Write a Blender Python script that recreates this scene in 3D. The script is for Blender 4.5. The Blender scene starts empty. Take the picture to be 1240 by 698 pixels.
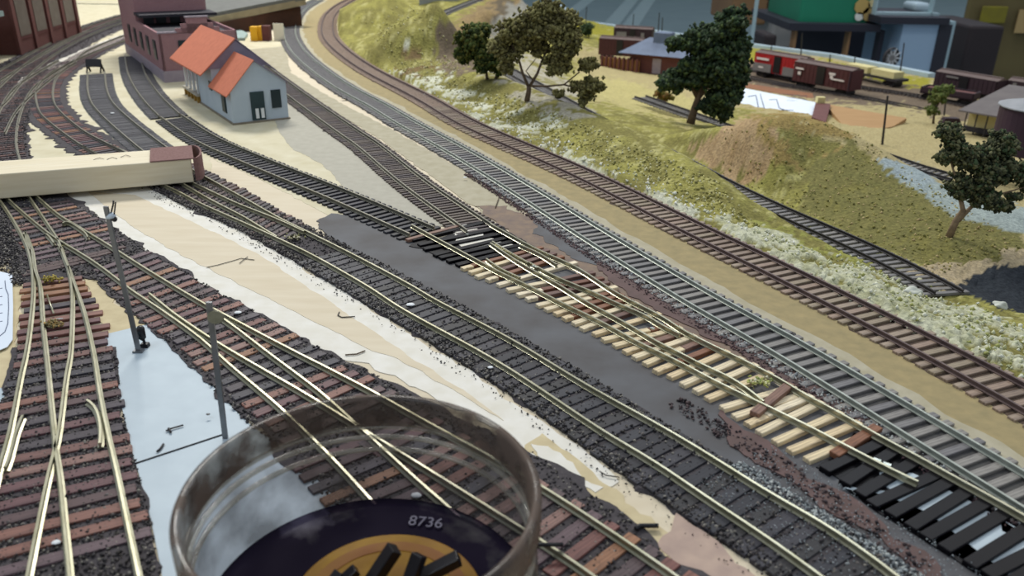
import bpy, bmesh, math, random
import numpy as np
from mathutils import Vector, Matrix
random.seed(7); RNG = np.random.default_rng(7)
S = bpy.context.scene
COL = S.collection
# ------------------------------------------------------------------ camera, world, lights, exposure
FPX, PITCH, ROLL, CH = 994.83, math.radians(24.159), math.radians(1.0), 0.16722
_fw = Vector((0, math.cos(PITCH), -math.sin(PITCH))); _r0 = Vector((1, 0, 0)); _u0 = _r0.cross(_fw)
CR = math.cos(ROLL) * _r0 + math.sin(ROLL) * _u0; CU = -math.sin(ROLL) * _r0 + math.cos(ROLL) * _u0; CF = _fw
cam_d = bpy.data.cameras.new('camera'); cam = bpy.data.objects.new('camera', cam_d); COL.objects.link(cam)
cam.matrix_world = Matrix(((CR.x, CU.x, -CF.x, 0), (CR.y, CU.y, -CF.y, 0), (CR.z, CU.z, -CF.z, CH), (0, 0, 0, 1)))
cam_d.sensor_width = 36; cam_d.lens = FPX / 1240 * 36; cam_d.clip_start = .005; cam_d.clip_end = 60
cam_d.dof.use_dof = True; cam_d.dof.focus_distance = .42; cam_d.dof.aperture_fstop = 20
S.camera = cam
S.view_settings.view_transform = 'Standard'; S.view_settings.look = 'None'
S.view_settings.gamma = 1; S.view_settings.use_curve_mapping = False; S.view_settings.exposure = 0.28
W = bpy.data.worlds.new('world'); S.world = W; W.use_nodes = True
W.node_tree.nodes['Background'].inputs[0].default_value = (.80, .88, 1.0, 1); W.node_tree.nodes['Background'].inputs[1].default_value = .40
def area(name, loc, aim, sx, sy, power, col):
    l = bpy.data.lights.new(name, 'AREA'); l.shape = 'RECTANGLE'; l.size = sx; l.size_y = sy; l.energy = power; l.color = col
    o = bpy.data.objects.new(name, l); COL.objects.link(o); o.location = loc
    o.rotation_euler = (Vector(aim) - Vector(loc)).to_track_quat('-Z', 'Y').to_euler()
area('ceiling_light_back', (-.55, 1.9, 1.45), (0, .6, 0), .7, .3, 26, (1, .97, .91))
area('ceiling_light_side', (1.6, 1.5, 1.7), (.2, .8, 0), .9, .35, 6, (1, .96, .88))
area('front_fill_light', (-1.0, -.3, 1.5), (-.2, .6, 0), .9, .5, 4, (.80, .90, 1))  # unseen fill lamp added to lighten the faces turned to the camera
area('ceiling_light_room', (1.2, 3.2, 2.2), (1.3, 3.4, -1), 1.2, 1.2, 26, (.9, .95, 1))

# ------------------------------------------------------------------ measuring helpers
def ray(px, py):
    return (px - 620) * CR / FPX - (py - 349) * CU / FPX + CF
def G(px, py, z=0.0):                 # where the sight line meets the level z
    d = ray(px, py); t = (z - CH) / d.z
    return Vector((d.x * t, d.y * t, z))
def AT(px, py, Y):                    # where the sight line meets the upright plane y = Y
    d = ray(px, py); t = Y / d.y
    return Vector((d.x * t, Y, CH + d.z * t))
def PR(p):
    v = Vector(p) - Vector((0, 0, CH)); d = v.dot(CF)
    return 620 + FPX * v.dot(CR) / d, 349 - FPX * v.dot(CU) / d
def lin(h):
    if isinstance(h, str):
        h = h.lstrip('#'); h = [int(h[i:i + 2], 16) / 255 for i in (0, 2, 4)]
    else: h = [v / 255 for v in h]
    return tuple((v / 12.92 if v <= .04045 else ((v + .055) / 1.055) ** 2.4) for v in h)

# ------------------------------------------------------------------ materials
def mat(name, c1, c2=None, rough=.7, metal=0, scale=200, bump=0, c3=None, stretch=None, spec=.4, detail=4, contrast=1.0):
    m = bpy.data.materials.new(name); m.use_nodes = True; nt = m.node_tree; b = nt.nodes['Principled BSDF']
    b.inputs['Roughness'].default_value = rough; b.inputs['Metallic'].default_value = metal
    b.inputs['Specular IOR Level'].default_value = spec
    a = lin(c1)
    if c2 is None:
        b.inputs['Base Color'].default_value = (*a, 1)
    if c2 is not None or bump:
        tc = nt.nodes.new('ShaderNodeTexCoord'); n = nt.nodes.new('ShaderNodeTexNoise'); n.inputs['Scale'].default_value = scale
        n.inputs['Detail'].default_value = detail
        if stretch:
            mp = nt.nodes.new('ShaderNodeMapping'); mp.inputs['Scale'].default_value = stretch
            nt.links.new(tc.outputs['Object'], mp.inputs[0]); nt.links.new(mp.outputs[0], n.inputs['Vector'])
        else: nt.links.new(tc.outputs['Object'], n.inputs['Vector'])
        if c2 is not None:
            r = nt.nodes.new('ShaderNodeValToRGB'); k = .5 / contrast * .5
            r.color_ramp.elements[0].position = .5 - k; r.color_ramp.elements[0].color = (*a, 1)
            r.color_ramp.elements[1].position = .5 + k; r.color_ramp.elements[1].color = (*lin(c2), 1)
            if c3:
                e = r.color_ramp.elements.new(.5 + k * 1.5); e.color = (*lin(c3), 1)
            nt.links.new(n.outputs[0], r.inputs[0]); nt.links.new(r.outputs[0], b.inputs['Base Color'])
        if bump:
            bp = nt.nodes.new('ShaderNodeBump'); bp.inputs['Strength'].default_value = .6; bp.inputs['Distance'].default_value = bump
            nt.links.new(n.outputs[0], bp.inputs['Height']); nt.links.new(bp.outputs[0], b.inputs['Normal'])
    return m
def mat_random(name, cols, rough=.6, spec=.35):
    """wood whose stain differs from tie to tie (each tie its own colour of the list)"""
    m = bpy.data.materials.new(name); m.use_nodes = True; nt = m.node_tree; b = nt.nodes['Principled BSDF']
    oi = nt.nodes.new('ShaderNodeObjectInfo'); r = nt.nodes.new('ShaderNodeValToRGB'); r.color_ramp.interpolation = 'CONSTANT'
    els = r.color_ramp.elements
    els[0].position = 0; els[0].color = (*lin(cols[0]), 1); els[1].position = 1 / len(cols); els[1].color = (*lin(cols[1]), 1)
    for i in range(2, len(cols)):
        e = els.new(i / len(cols)); e.color = (*lin(cols[i]), 1)
    tc = nt.nodes.new('ShaderNodeTexCoord'); mp = nt.nodes.new('ShaderNodeMapping'); mp.inputs['Scale'].default_value = (60, 900, 400)
    n = nt.nodes.new('ShaderNodeTexNoise'); n.inputs['Scale'].default_value = 1.6
    nt.links.new(oi.outputs['Random'], r.inputs[0]); nt.links.new(tc.outputs['Object'], mp.inputs[0]); nt.links.new(mp.outputs[0], n.inputs['Vector'])
    mx = nt.nodes.new('ShaderNodeMix'); mx.data_type = 'RGBA'; mx.blend_type = 'MULTIPLY'; mx.inputs[0].default_value = .75
    rr = nt.nodes.new('ShaderNodeValToRGB'); rr.color_ramp.elements[0].position = .3; rr.color_ramp.elements[0].color = (.35, .33, .36, 1)
    rr.color_ramp.elements[1].position = .6; rr.color_ramp.elements[1].color = (1, 1, 1, 1)
    nt.links.new(n.outputs[0], rr.inputs[0]); nt.links.new(r.outputs[0], mx.inputs[6]); nt.links.new(rr.outputs[0], mx.inputs[7])
    nt.links.new(mx.outputs[2], b.inputs['Base Color']); b.inputs['Roughness'].default_value = rough; b.inputs['Specular IOR Level'].default_value = spec
    return m
def mat_attr(name, rough=.9, noise=.35, scale=350, bump=.0006, spec=.2):
    m = bpy.data.materials.new(name); m.use_nodes = True; nt = m.node_tree; b = nt.nodes['Principled BSDF']
    at = nt.nodes.new('ShaderNodeAttribute'); at.attribute_name = 'Col'
    tc = nt.nodes.new('ShaderNodeTexCoord'); n = nt.nodes.new('ShaderNodeTexNoise'); n.inputs['Scale'].default_value = scale; n.inputs['Detail'].default_value = 6
    nt.links.new(tc.outputs['Object'], n.inputs['Vector'])
    r = nt.nodes.new('ShaderNodeValToRGB'); k = 1 - noise
    r.color_ramp.elements[0].position = .3; r.color_ramp.elements[0].color = (k, k, k, 1); r.color_ramp.elements[1].position = .7
    r.color_ramp.elements[1].color = (1.15, 1.15, 1.1, 1)
    mx = nt.nodes.new('ShaderNodeMix'); mx.data_type = 'RGBA'; mx.blend_type = 'MULTIPLY'; mx.inputs[0].default_value = 1
    nt.links.new(n.outputs[0], r.inputs[0]); nt.links.new(at.outputs['Color'], mx.inputs[6]); nt.links.new(r.outputs[0], mx.inputs[7])
    nt.links.new(mx.outputs[2], b.inputs['Base Color']); b.inputs['Roughness'].default_value = rough; b.inputs['Specular IOR Level'].default_value = spec
    if bump:
        bp = nt.nodes.new('ShaderNodeBump'); bp.inputs['Strength'].default_value = .8; bp.inputs['Distance'].default_value = bump
        nt.links.new(n.outputs[0], bp.inputs['Height']); nt.links.new(bp.outputs[0], b.inputs['Normal'])
    return m
def mat_brick(name, c1, c2, mortar, scale=1.0):
    m = bpy.data.materials.new(name); m.use_nodes = True; nt = m.node_tree; b = nt.nodes['Principled BSDF']
    tc = nt.nodes.new('ShaderNodeTexCoord'); sx = nt.nodes.new('ShaderNodeSeparateXYZ'); ad = nt.nodes.new('ShaderNodeMath'); cb = nt.nodes.new('ShaderNodeCombineXYZ')
    nt.links.new(tc.outputs['Object'], sx.inputs[0]); nt.links.new(sx.outputs[0], ad.inputs[0]); nt.links.new(sx.outputs[1], ad.inputs[1])
    nt.links.new(ad.outputs[0], cb.inputs[0]); nt.links.new(sx.outputs[2], cb.inputs[1])
    br = nt.nodes.new('ShaderNodeTexBrick'); br.inputs['Scale'].default_value = 260 * scale
    br.inputs['Color1'].default_value = (*lin(c1), 1); br.inputs['Color2'].default_value = (*lin(c2), 1); br.inputs['Mortar'].default_value = (*lin(mortar), 1)
    nt.links.new(cb.outputs[0], br.inputs['Vector']); nt.links.new(br.outputs[0], b.inputs['Base Color']); b.inputs['Roughness'].default_value = .85
    return m
M = {}
M['plywood'] = mat('plywood', '#d9cdb4', '#cdbfa3', .75, scale=30, stretch=(1, 6, 1), detail=8)
M['cream_board'] = mat('cream_board', '#d6cfb4', '#c2b896', .8, scale=60, detail=8)
M['white_paint'] = mat('white_paint', '#e6e3da', '#d8d3c4', .8, scale=120, bump=.0002)
M['blue_paint'] = mat('blue_paint', '#bac8cf', '#aebcc4', .55, scale=90, detail=8)
M['yellow_tan'] = mat('yellow_tan', '#d2c39c', '#bdad88', .85, scale=140, detail=8, bump=.0003)
M['pink_tan'] = mat('pink_tan', '#bda594', '#a58f84', .85, scale=140, bump=.0003)
M['cement'] = mat('cement', '#b3afa0', '#a6a293', .85, scale=160, detail=8, bump=.0002)
M['tan_road'] = mat('tan_road', '#b5ae97', '#a29a80', .88, scale=120, detail=8, bump=.0004)
M['olive_road'] = mat('olive_road', '#a5946a', '#8f835f', .9, scale=160, detail=9, bump=.0005)
M['soot'] = mat('soot', '#5c5e62', '#423e3d', .75, scale=38, detail=9, bump=.0006, spec=.5)
M['mud'] = mat('mud', '#6a5350', '#54443f', .8, scale=110, detail=9, bump=.0008)
M['brown_stain'] = mat('brown_stain', '#8a7560', '#6e5f58', .8, scale=160, detail=9, bump=.0004)
M['bed'] = mat('ballast_bed', '#3a3639', '#4e494b', .9, scale=500, bump=.0006)
M['bed_gray'] = mat('grey_ballast_bed', '#56585a', '#6e6f6c', .9, scale=400, bump=.0006)
M['nickel'] = mat('nickel_rail', '#b9b69f', '#9a977c', .3, .75, scale=120)
M['rail_grey'] = mat('weathered_rail', '#8b8878', '#6b695f', .42, .6, scale=200)
M['rail_brown'] = mat('brown_rail', '#6d5b56', '#544645', .5, .3, scale=200)
M['rail_green'] = mat('pale_rail', '#a9aea4', '#8c928a', .45, .5, scale=200)
M['tie_brown'] = mat_random('brown_tie', ['#9c8a78', '#93806f', '#a3927e', '#8c7a6a', '#9a8b74', '#9e8876'])
M['tie_grey'] = mat_random('grey_tie', ['#8c8882', '#807e7c', '#938f88', '#86837f', '#7a7878'])
M['tie_black'] = mat_random('black_tie', ['#35363d', '#2e2f36', '#3c3b42', '#323133', '#2a2a31'])
M['tie_flex'] = mat_random('black_flex_tie', ['#4b4a4e', '#434247', '#515054', '#3d3c42'])
M['tie_mid'] = mat_random('brown_flex_tie', ['#62564f', '#5a4e4a', '#6b5f55', '#564c4c'])
M['tie_stain'] = mat_random('stained_tie', ['#7a554e', '#5c4647', '#8a5f52', '#4a4248', '#9a6e50', '#6c4a4c', '#8e6c62', '#50484e', '#7a5049', '#685459', '#5a4a4c', '#3e3c44'])
M['tie_deep'] = mat_random('dark_stained_tie', ['#4a3a3c', '#5a4542', '#3a3438', '#6a4a44', '#443a40', '#55403f'])
M['wood'] = mat_random('bare_wood_tie', ['#f0dfba', '#ead7ae', '#f4e6c6', '#e6d0a6', '#ecdcb8'], .65)
M['wood_brown'] = mat_random('brown_wood_tie', ['#8c5f45', '#7a503e', '#8a6a5a', '#74584e'], .6)
M['tie_wet'] = mat('wet_black_tie', '#0c0b10', '#121014', .4, scale=90, spec=.12)
M['black'] = mat('black_plastic', '#17161a', None, .4)
M['iron'] = mat('dark_iron', '#2e2c2f', '#3c3938', .6, .3, scale=300)
def c_(k, *a, **kw): M[k] = mat(k, *a, **kw); return M[k]

# ------------------------------------------------------------------ building helpers
def link(o, parent=None, off=None):
    COL.objects.link(o)
    if parent is not None:
        o.parent = parent
        if off is not None: o.matrix_parent_inverse = Matrix.Translation(-Vector(off))
    return o
def tag(o, label=None, cat=None, group=None, kind=None):
    if label: o['label'] = label
    if cat: o['category'] = cat
    if group: o['group'] = group
    if kind: o['kind'] = kind
    return o
def thing(name, label, cat, loc=(0, 0, 0), rotz=0, group=None):
    o = bpy.data.objects.new(name, None); o.empty_display_size = .01; COL.objects.link(o); o.location = loc; o.rotation_euler = (0, 0, rotz)
    return tag(o, label, cat, group)
class MB:
    def __init__(s): s.v = []; s.f = []
    def add(s, vs, fs):
        n = len(s.v); s.v += [tuple(v) for v in vs]; s.f += [tuple(i + n for i in f) for f in fs]; return s
    def box(s, c, d, rot=None, top=1.0):
        hx, hy, hz = d[0] / 2, d[1] / 2, d[2] / 2
        vs = [Vector((x * hx * (top if z > 0 else 1), y * hy * (top if z > 0 else 1), z * hz)) for z in (-1, 1) for x, y in ((-1, -1), (1, -1), (1, 1), (-1, 1))]
        if rot is not None: vs = [rot @ v for v in vs]
        return s.add([v + Vector(c) for v in vs], [(3, 2, 1, 0), (4, 5, 6, 7), (0, 1, 5, 4), (1, 2, 6, 5), (2, 3, 7, 6), (3, 0, 4, 7)])
    def bx(s, x0, x1, y0, y1, z0, z1): return s.box(((x0 + x1) / 2, (y0 + y1) / 2, (z0 + z1) / 2), (abs(x1 - x0), abs(y1 - y0), abs(z1 - z0)))
    def poly(s, pts, d):
        """prism: polygon pts swept by vector d"""
        d = Vector(d); n = len(pts); a = [Vector(p) for p in pts]
        s.add(a + [p + d for p in a], [tuple(range(n))[::-1], tuple(range(n, 2 * n))] + [(i, (i + 1) % n, n + (i + 1) % n, n + i) for i in range(n)]); return s
    def tube(s, pts, rs, k=8, cap=True):
        pts = [Vector(p) for p in pts]; rs = [float(rs)] * len(pts) if not hasattr(rs, '__len__') else [float(q) for q in rs]
        vs = []; ref = None
        for i, p in enumerate(pts):
            t = (pts[min(i + 1, len(pts) - 1)] - pts[max(i - 1, 0)]).normalized()
            a = t.orthogonal().normalized() if ref is None else (ref - t * ref.dot(t)).normalized()
            ref = a; b = t.cross(a)
            vs += [p + rs[i] * (math.cos(2 * math.pi * j / k) * a + math.sin(2 * math.pi * j / k) * b) for j in range(k)]
        fs = [(i * k + j, i * k + (j + 1) % k, (i + 1) * k + (j + 1) % k, (i + 1) * k + j) for i in range(len(pts) - 1) for j in range(k)]
        if cap: fs += [tuple(range(k))[::-1], tuple(range((len(pts) - 1) * k, len(pts) * k))]
        return s.add(vs, fs)
    def cyl(s, a, b, r, k=12): return s.tube([a, b], r, k)
    def lathe(s, prof, c, k=64, close=False):
        c = Vector(c); n = len(prof)
        vs = [c + Vector((r * math.cos(2 * math.pi * j / k), r * math.sin(2 * math.pi * j / k), z)) for r, z in prof for j in range(k)]
        rng = range(n if close else n - 1)
        return s.add(vs, [(i * k + j, i * k + (j + 1) % k, ((i + 1) % n) * k + (j + 1) % k, ((i + 1) % n) * k + j) for i in rng for j in range(k)])
    def build(s, name, m, parent=None, off=None, smooth=False, bevel=0):
        me = bpy.data.meshes.new(name); me.from_pydata([tuple(v) for v in s.v], [], s.f); me.update()
        if smooth: me.polygons.foreach_set('use_smooth', [True] * len(me.polygons))
        if m: me.materials.append(m)
        o = bpy.data.objects.new(name, me); link(o, parent, off)
        if bevel:
            b = o.modifiers.new('bevel', 'BEVEL'); b.width = bevel; b.segments = 2; b.limit_method = 'ANGLE'
        return o
def spline(pts, step=.004):
    """smooth curve through the points, evenly spaced"""
    P = [np.array(p, float) for p in pts]; P = [2 * P[0] - P[1]] + P + [2 * P[-1] - P[-2]]; out = []
    for i in range(1, len(P) - 2):
        p0, p1, p2, p3 = P[i - 1:i + 3]
        t0 = 0; t1 = t0 + max(1e-6, np.linalg.norm(p1 - p0)) ** .5; t2 = t1 + max(1e-6, np.linalg.norm(p2 - p1)) ** .5; t3 = t2 + max(1e-6, np.linalg.norm(p3 - p2)) ** .5
        for t in np.linspace(t1, t2, 14, endpoint=False):
            a1 = (t1 - t) / (t1 - t0) * p0 + (t - t0) / (t1 - t0) * p1; a2 = (t2 - t) / (t2 - t1) * p1 + (t - t1) / (t2 - t1) * p2; a3 = (t3 - t) / (t3 - t2) * p2 + (t - t2) / (t3 - t2) * p3
            b1 = (t2 - t) / (t2 - t0) * a1 + (t - t0) / (t2 - t0) * a2; b2 = (t3 - t) / (t3 - t1) * a2 + (t - t1) / (t3 - t1) * a3
            out.append((t2 - t) / (t2 - t1) * b1 + (t - t1) / (t2 - t1) * b2)
    out.append(P[-2]); A = np.array(out)
    for _ in range(3): A[1:-1] = (A[:-2] + 2 * A[1:-1] + A[2:]) / 4
    d = np.r_[0, np.cumsum(np.linalg.norm(np.diff(A, axis=0), axis=1))]; n = max(2, int(d[-1] / step) + 1); s = np.linspace(0, d[-1], n)
    return np.stack([np.interp(s, d, A[:, k]) for k in range(A.shape[1])], 1)
def smooth_path(A, it=30):
    A = A.copy()
    for _ in range(it): A[1:-1] = (A[:-2] + 2 * A[1:-1] + A[2:]) / 4
    return A
def pw(px, z, zs=None, step=.004, sm=0):
    p = spline([tuple(G(x, y, z if zs is None else zs[i])) for i, (x, y) in enumerate(px)], step)
    return smooth_path(p, sm) if sm else p
def normals(A):
    t = np.gradient(A[:, :2], axis=0); t /= np.linalg.norm(t, axis=1)[:, None] + 1e-12
    return t, np.stack([-t[:, 1], t[:, 0]], 1)
RAIL = [(-.00105, 0), (.00105, 0), (.00105, .0003), (.0003, .0006), (.0003, .0014), (.0005, .0016), (.0005, .0021), (.0004, .00222), (-.0004, .00222), (-.0005, .0021), (-.0005, .0016), (-.0003, .0014), (-.0003, .0006), (-.00105, .0003)]
def rail_mesh(A, z, prof=RAIL, sc=1.0):
    """A: Nx2/3 path; z: tie-top height (number or array)"""
    t, n = normals(A); z = np.broadcast_to(np.asarray(z, float), (len(A),)); k = len(prof); mb = MB()
    vs = [(A[i, 0] + n[i, 0] * o * sc, A[i, 1] + n[i, 1] * o * sc, z[i] + h * sc) for i in range(len(A)) for o, h in prof]
    fs = [(i * k + j, i * k + (j + 1) % k, (i + 1) * k + (j + 1) % k, (i + 1) * k + j) for i in range(len(A) - 1) for j in range(k)]
    fs += [tuple(range(k))[::-1], tuple(range((len(A) - 1) * k, len(A) * k))]
    return mb.add(vs, fs)
_tiem = {}
def tie_mesh(L, w, h, m):
    key = (round(L, 5), w, h, m.name)
    if key not in _tiem:
        b = bmesh.new(); bmesh.ops.create_cube(b, size=1); bmesh.ops.scale(b, vec=(L, w, h), verts=b.verts)
        bmesh.ops.translate(b, vec=(0, 0, -h / 2), verts=b.verts); bmesh.ops.bevel(b, geom=b.edges[:] , offset=.00022, segments=1, affect='EDGES')
        me = bpy.data.meshes.new('tie'); b.to_mesh(me); b.free(); me.materials.append(m); _tiem[key] = me
    return _tiem[key]
def put_tie(a, b, ztop, w, h, m, root, off, jit=.0003):
    """a tie from point a to point b, its top at ztop"""
    a = np.array(a[:2], float); b = np.array(b[:2], float); c = (a + b) / 2; d = b - a; L = float(np.hypot(*d))
    base = .030; o = bpy.data.objects.new('tie', tie_mesh(base, w, h, m))
    link(o, root, off)
    o.location = (c[0] + random.uniform(-jit, jit), c[1] + random.uniform(-jit, jit), ztop + random.uniform(-.00012, .00012))
    o.rotation_euler = (random.gauss(0, .01), random.gauss(0, .004), math.atan2(d[1], d[0]) + random.gauss(0, .01 if jit < .0005 else .03)); o.scale = (L / base, 1, 1)
    return o
def ties_along(A, spacing, L, w, h, m, root, off, zt=None, keep=100, jit=.0003):
    """ties square to path A; the nearest `keep` to the camera are parts, the rest one part"""
    d = np.r_[0, np.cumsum(np.linalg.norm(np.diff(A[:, :2], axis=0), axis=1))]; n = int(d[-1] / spacing); s = (np.arange(n) + .5) * spacing
    P = np.stack([np.interp(s, d, A[:, k]) for k in range(3)], 1); t, N = normals(P)
    if len(P) > 1: t, N = normals(P)
    vis = [];
    for i in range(n):
        x, y = PR(P[i]); vis.append((-40 < x < 1300 and -20 < y < 760))
    idx = [i for i in range(n) if vis[i]]; idx.sort(key=lambda i: P[i, 0] ** 2 + P[i, 1] ** 2)
    solo = set(idx[:keep]); rest = MB()
    for i in range(n):
        z = P[i, 2] - .0022 if zt is None else zt
        a = P[i, :2] - N[i] * L / 2; b = P[i, :2] + N[i] * L / 2
        if i in solo: put_tie(a, b, z, w, h, m, root, off, jit)
        elif vis[i]: rest.box(((a[0] + b[0]) / 2, (a[1] + b[1]) / 2, z - h / 2), (L, w, h), Matrix.Rotation(math.atan2(b[1] - a[1], b[0] - a[0]), 3, 'Z'))
    if rest.v: tag(rest.build('distant_ties', m, root, off), kind='stuff')
def grains(name, P, size, cols, label, cat='ballast', mname='grain', parent=None):
    """many little stones in one mesh: P Nx3 positions"""
    n = len(P); o6 = np.array([(1, 0, 0), (-1, 0, 0), (0, 1, 0), (0, -1, 0), (0, 0, 1), (0, 0, -1)], float)
    s = RNG.uniform(size[0], size[1], (n, 1, 1)); jit = RNG.uniform(.6, 1.3, (n, 6, 1))
    a = RNG.uniform(0, 6.28, n); c, sn = np.cos(a), np.sin(a)
    v = o6[None] * jit * s * RNG.uniform(.6, 1.1, (n, 1, 3)); x = v[:, :, 0] * c[:, None] - v[:, :, 1] * sn[:, None]; y = v[:, :, 0] * sn[:, None] + v[:, :, 1] * c[:, None]
    zz = v[:, :, 2] + x * RNG.uniform(-.6, .6, (n, 1)); V = np.stack([x, y, zz], 2) + P[:, None, :]
    F = np.array([(0, 2, 4), (2, 1, 4), (1, 3, 4), (3, 0, 4), (2, 0, 5), (1, 2, 5), (3, 1, 5), (0, 3, 5)])
    FF = (F[None] + (np.arange(n) * 6)[:, None, None]).reshape(-1)
    me = bpy.data.meshes.new(name); me.vertices.add(n * 6); me.vertices.foreach_set('co', V.reshape(-1)); me.loops.add(len(FF)); me.loops.foreach_set('vertex_index', FF)
    me.polygons.add(n * 8); me.polygons.foreach_set('loop_start', np.arange(0, n * 24, 3)); me.polygons.foreach_set('loop_total', np.full(n * 8, 3)); me.update(calc_edges=True)
    ca = me.color_attributes.new('Col', 'FLOAT_COLOR', 'POINT'); cl = np.array([lin(c) for c in cols])[RNG.integers(0, len(cols), n)]
    ca.data.foreach_set('color', np.repeat(np.c_[cl, np.ones(n)], 6, axis=0).reshape(-1))
    me.materials.append(M['grain']); o = bpy.data.objects.new(name, me); link(o, parent)
    return tag(o, label, cat, None, 'stuff')
M['grain'] = mat_attr('grain', .7, .2, 900, 0, .4)
def offset_pts(A, n, w0, w1, z, hole=0):
    d = np.r_[0, np.cumsum(np.linalg.norm(np.diff(A[:, :2], axis=0), axis=1))]; s = RNG.uniform(0, d[-1], n); t, N = normals(A)
    x = np.interp(s, d, A[:, 0]); y = np.interp(s, d, A[:, 1]); nx = np.interp(s, d, N[:, 0]); ny = np.interp(s, d, N[:, 1]); o = RNG.uniform(w0, w1, n) 
    return np.stack([x + nx * o, y + ny * o, z + RNG.normal(0, .0003, n)], 1)
def rag(P, amp=.0012, step=.003, seed=0):
    """closed outline with a slightly ragged edge"""
    r = np.random.default_rng(seed + len(P)); out = []
    for i in range(len(P)):
        a = np.array(P[i][:2]); b = np.array(P[(i + 1) % len(P)][:2]); n = max(1, min(300, int(np.linalg.norm(b - a) / step)))
        for k in range(n): out.append(a + (b - a) * k / n)
    out = np.array(out); nz = r.normal(0, 1, out.shape); nz = (nz + np.roll(nz, 1, 0) + np.roll(nz, -1, 0)) / 1.8
    return out + nz * amp
def patch(name, px, z0, z1, m, label=None, amp=.0008, kind='structure', world=None, cat=None):
    P = [G(x, y, z1) for x, y in px] if world is None else world
    Q = rag(P, amp) if amp else np.array([p[:2] for p in P]); mb = MB(); mb.poly([(x, y, z0) for x, y in Q], (0, 0, z1 - z0))
    o = mb.build(name, m); return tag(o, label, cat, None, kind)
def band(A, w0, w1, z0, z1, m, name, label, amp=.0012, seed=1, kind='structure', cat=None):
    t, N = normals(A); r = np.random.default_rng(seed); k = len(A)
    n0 = r.normal(0, amp, k); n1 = r.normal(0, amp, k); L = A[:, :2] + N * (w0 + n0)[:, None]; R = A[:, :2] + N * (w1 + n1)[:, None]; mb = MB()
    sl = .0015
    vs = []
    for i in range(k):
        vs += [(L[i, 0] - N[i, 0] * sl, L[i, 1] - N[i, 1] * sl, z0), (L[i, 0], L[i, 1], z1), (R[i, 0], R[i, 1], z1), (R[i, 0] + N[i, 0] * sl, R[i, 1] + N[i, 1] * sl, z0)]
    fs = [(i * 4 + j, i * 4 + j + 1, i * 4 + j + 5, i * 4 + j + 4) for i in range(k - 1) for j in range(3)]
    return tag(mb.add(vs, fs).build(name, m), label, cat, None, kind)
# ------------------------------------------------------------------ track routes (read off the picture, laid on the layout)
RZ, TZ = .0036, .0015                      # rail top, tie top
t1_mid = pw([(1330, 528), (1240, 478), (1138.3, 423.9), (987, 346.6), (837.5, 273.8), (705.5, 208.3), (567, 148), (517, 119), (440, 79), (401, 47.7), (396, 31), (400, 17), (415, 4), (440, -8)], RZ, step=.006, sm=20)
t2_mid = pw([(1345, 655), (1261, 604), (1127.8, 523.7), (1026, 461.8), (950, 416), (862.5, 368.4), (770.6, 313.4), (714.8, 279.3), (636, 229.5), (560, 184), (485, 143), (459, 127), (419, 106), (384, 82), (362, 62), (351, 42), (352, 28), (364, 10), (385, -2)], RZ, step=.006, sm=20)
t3_mid = pw([(582, 275.5), (502, 220), (444, 173), (423, 159), (362, 116), (330, 92), (312, 78)], RZ, step=.005, sm=6)
t4_mid = pw([(511, 278.6), (417.7, 238), (306, 192.5), (249, 167), (207, 139.5)], RZ, step=.005, sm=6)
t10_mid = pw([(205, 138.5), (188, 122), (174, 104), (165.5, 88), (160, 65.5)], RZ, step=.004, sm=4)
t9_mid = pw([(196, 186), (176, 171), (139.5, 140.5), (124, 124), (117.5, 108), (116, 87)], RZ, step=.004, sm=4)
zv = -.022
t11_mid = pw([(1150, 352), (1093, 321), (1028, 290), (930, 247), (862, 213), (800, 180), (735, 150), (690, 125), (640, 97), (600, 75), (562, 55), (535, 38), (526, 27), (531, 18), (553, 8), (585, -4)], zv, zs=[-.02, zv, zv, zv, zv, zv, zv, -.022, -.02, -.018, -.016, -.014, -.012, -.01, -.01, -.01], step=.006, sm=20)
# ------------------------------------------------------------------ the layout top
def t1x(y):
    A = t1_mid[np.argsort(t1_mid[:, 1])]; return np.interp(y, A[:, 1], A[:, 0])
edge = [(p[0] + .017, p[1]) for p in t1_mid[np.argsort(t1_mid[:, 1])]]
board_outline = [(-1.6, -.12), (edge[0][0] + .3, -.12)] + [edge[0]] + edge[::6] + [(edge[-1][0], 2.25), (-1.6, 2.25)]
def prism(name, outl, z0, z1, m, label=None):
    mb = MB(); mb.poly([(x, y, z0) for x, y in outl], (0, 0, z1 - z0)); return tag(mb.build(name, m), label, None, None, 'structure')
# the hole in the board under the road bridge is left open
prism('layout_board', board_outline, -.02, 0, M['plywood'], 'plywood table top of the model railway')
patch('cream_yard_surface', [(-60, 235), (-60, -8), (240, 2), (262, 40), (356, 48), (335, 100), (350, 150), (420, 190), (500, 260), (400, 262), (330, 225), (255, 190), (255, 240), (170, 238)], -.001, .00015, M['cream_board'])
patch('white_painted_strip', [(70, 232), (108, 256), (140, 284), (177, 306), (245, 343), (310, 382), (372, 418), (405, 434), (440, 438), (520, 478), (600, 520), (640, 548), (690, 560), (735, 593), (748, 582), (720, 555), (640, 500), (560, 445), (480, 396), (414, 350), (360, 322), (310, 287), (262, 262), (230, 243), (190, 224), (150, 226)], 0, .0003, M['white_paint'], amp=.0010)
patch('plywood_strip', [(106, 232), (128, 250), (162, 276), (212, 305), (316, 357), (385, 392), (452, 425), (476, 432), (560, 478), (610, 510), (560, 472), (500, 434), (468, 412), (424, 382), (376, 351), (312, 307), (256, 280), (208, 257), (164, 236)], 0, .00045, M['plywood'], amp=.0004)
patch('yellow_ground_strip', [(636, 540), (668, 575), (720, 612), (760, 650), (800, 680), (845, 672), (800, 630), (740, 588), (690, 548), (655, 525)], 0, .0004, M['yellow_tan'], amp=.0015)
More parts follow.
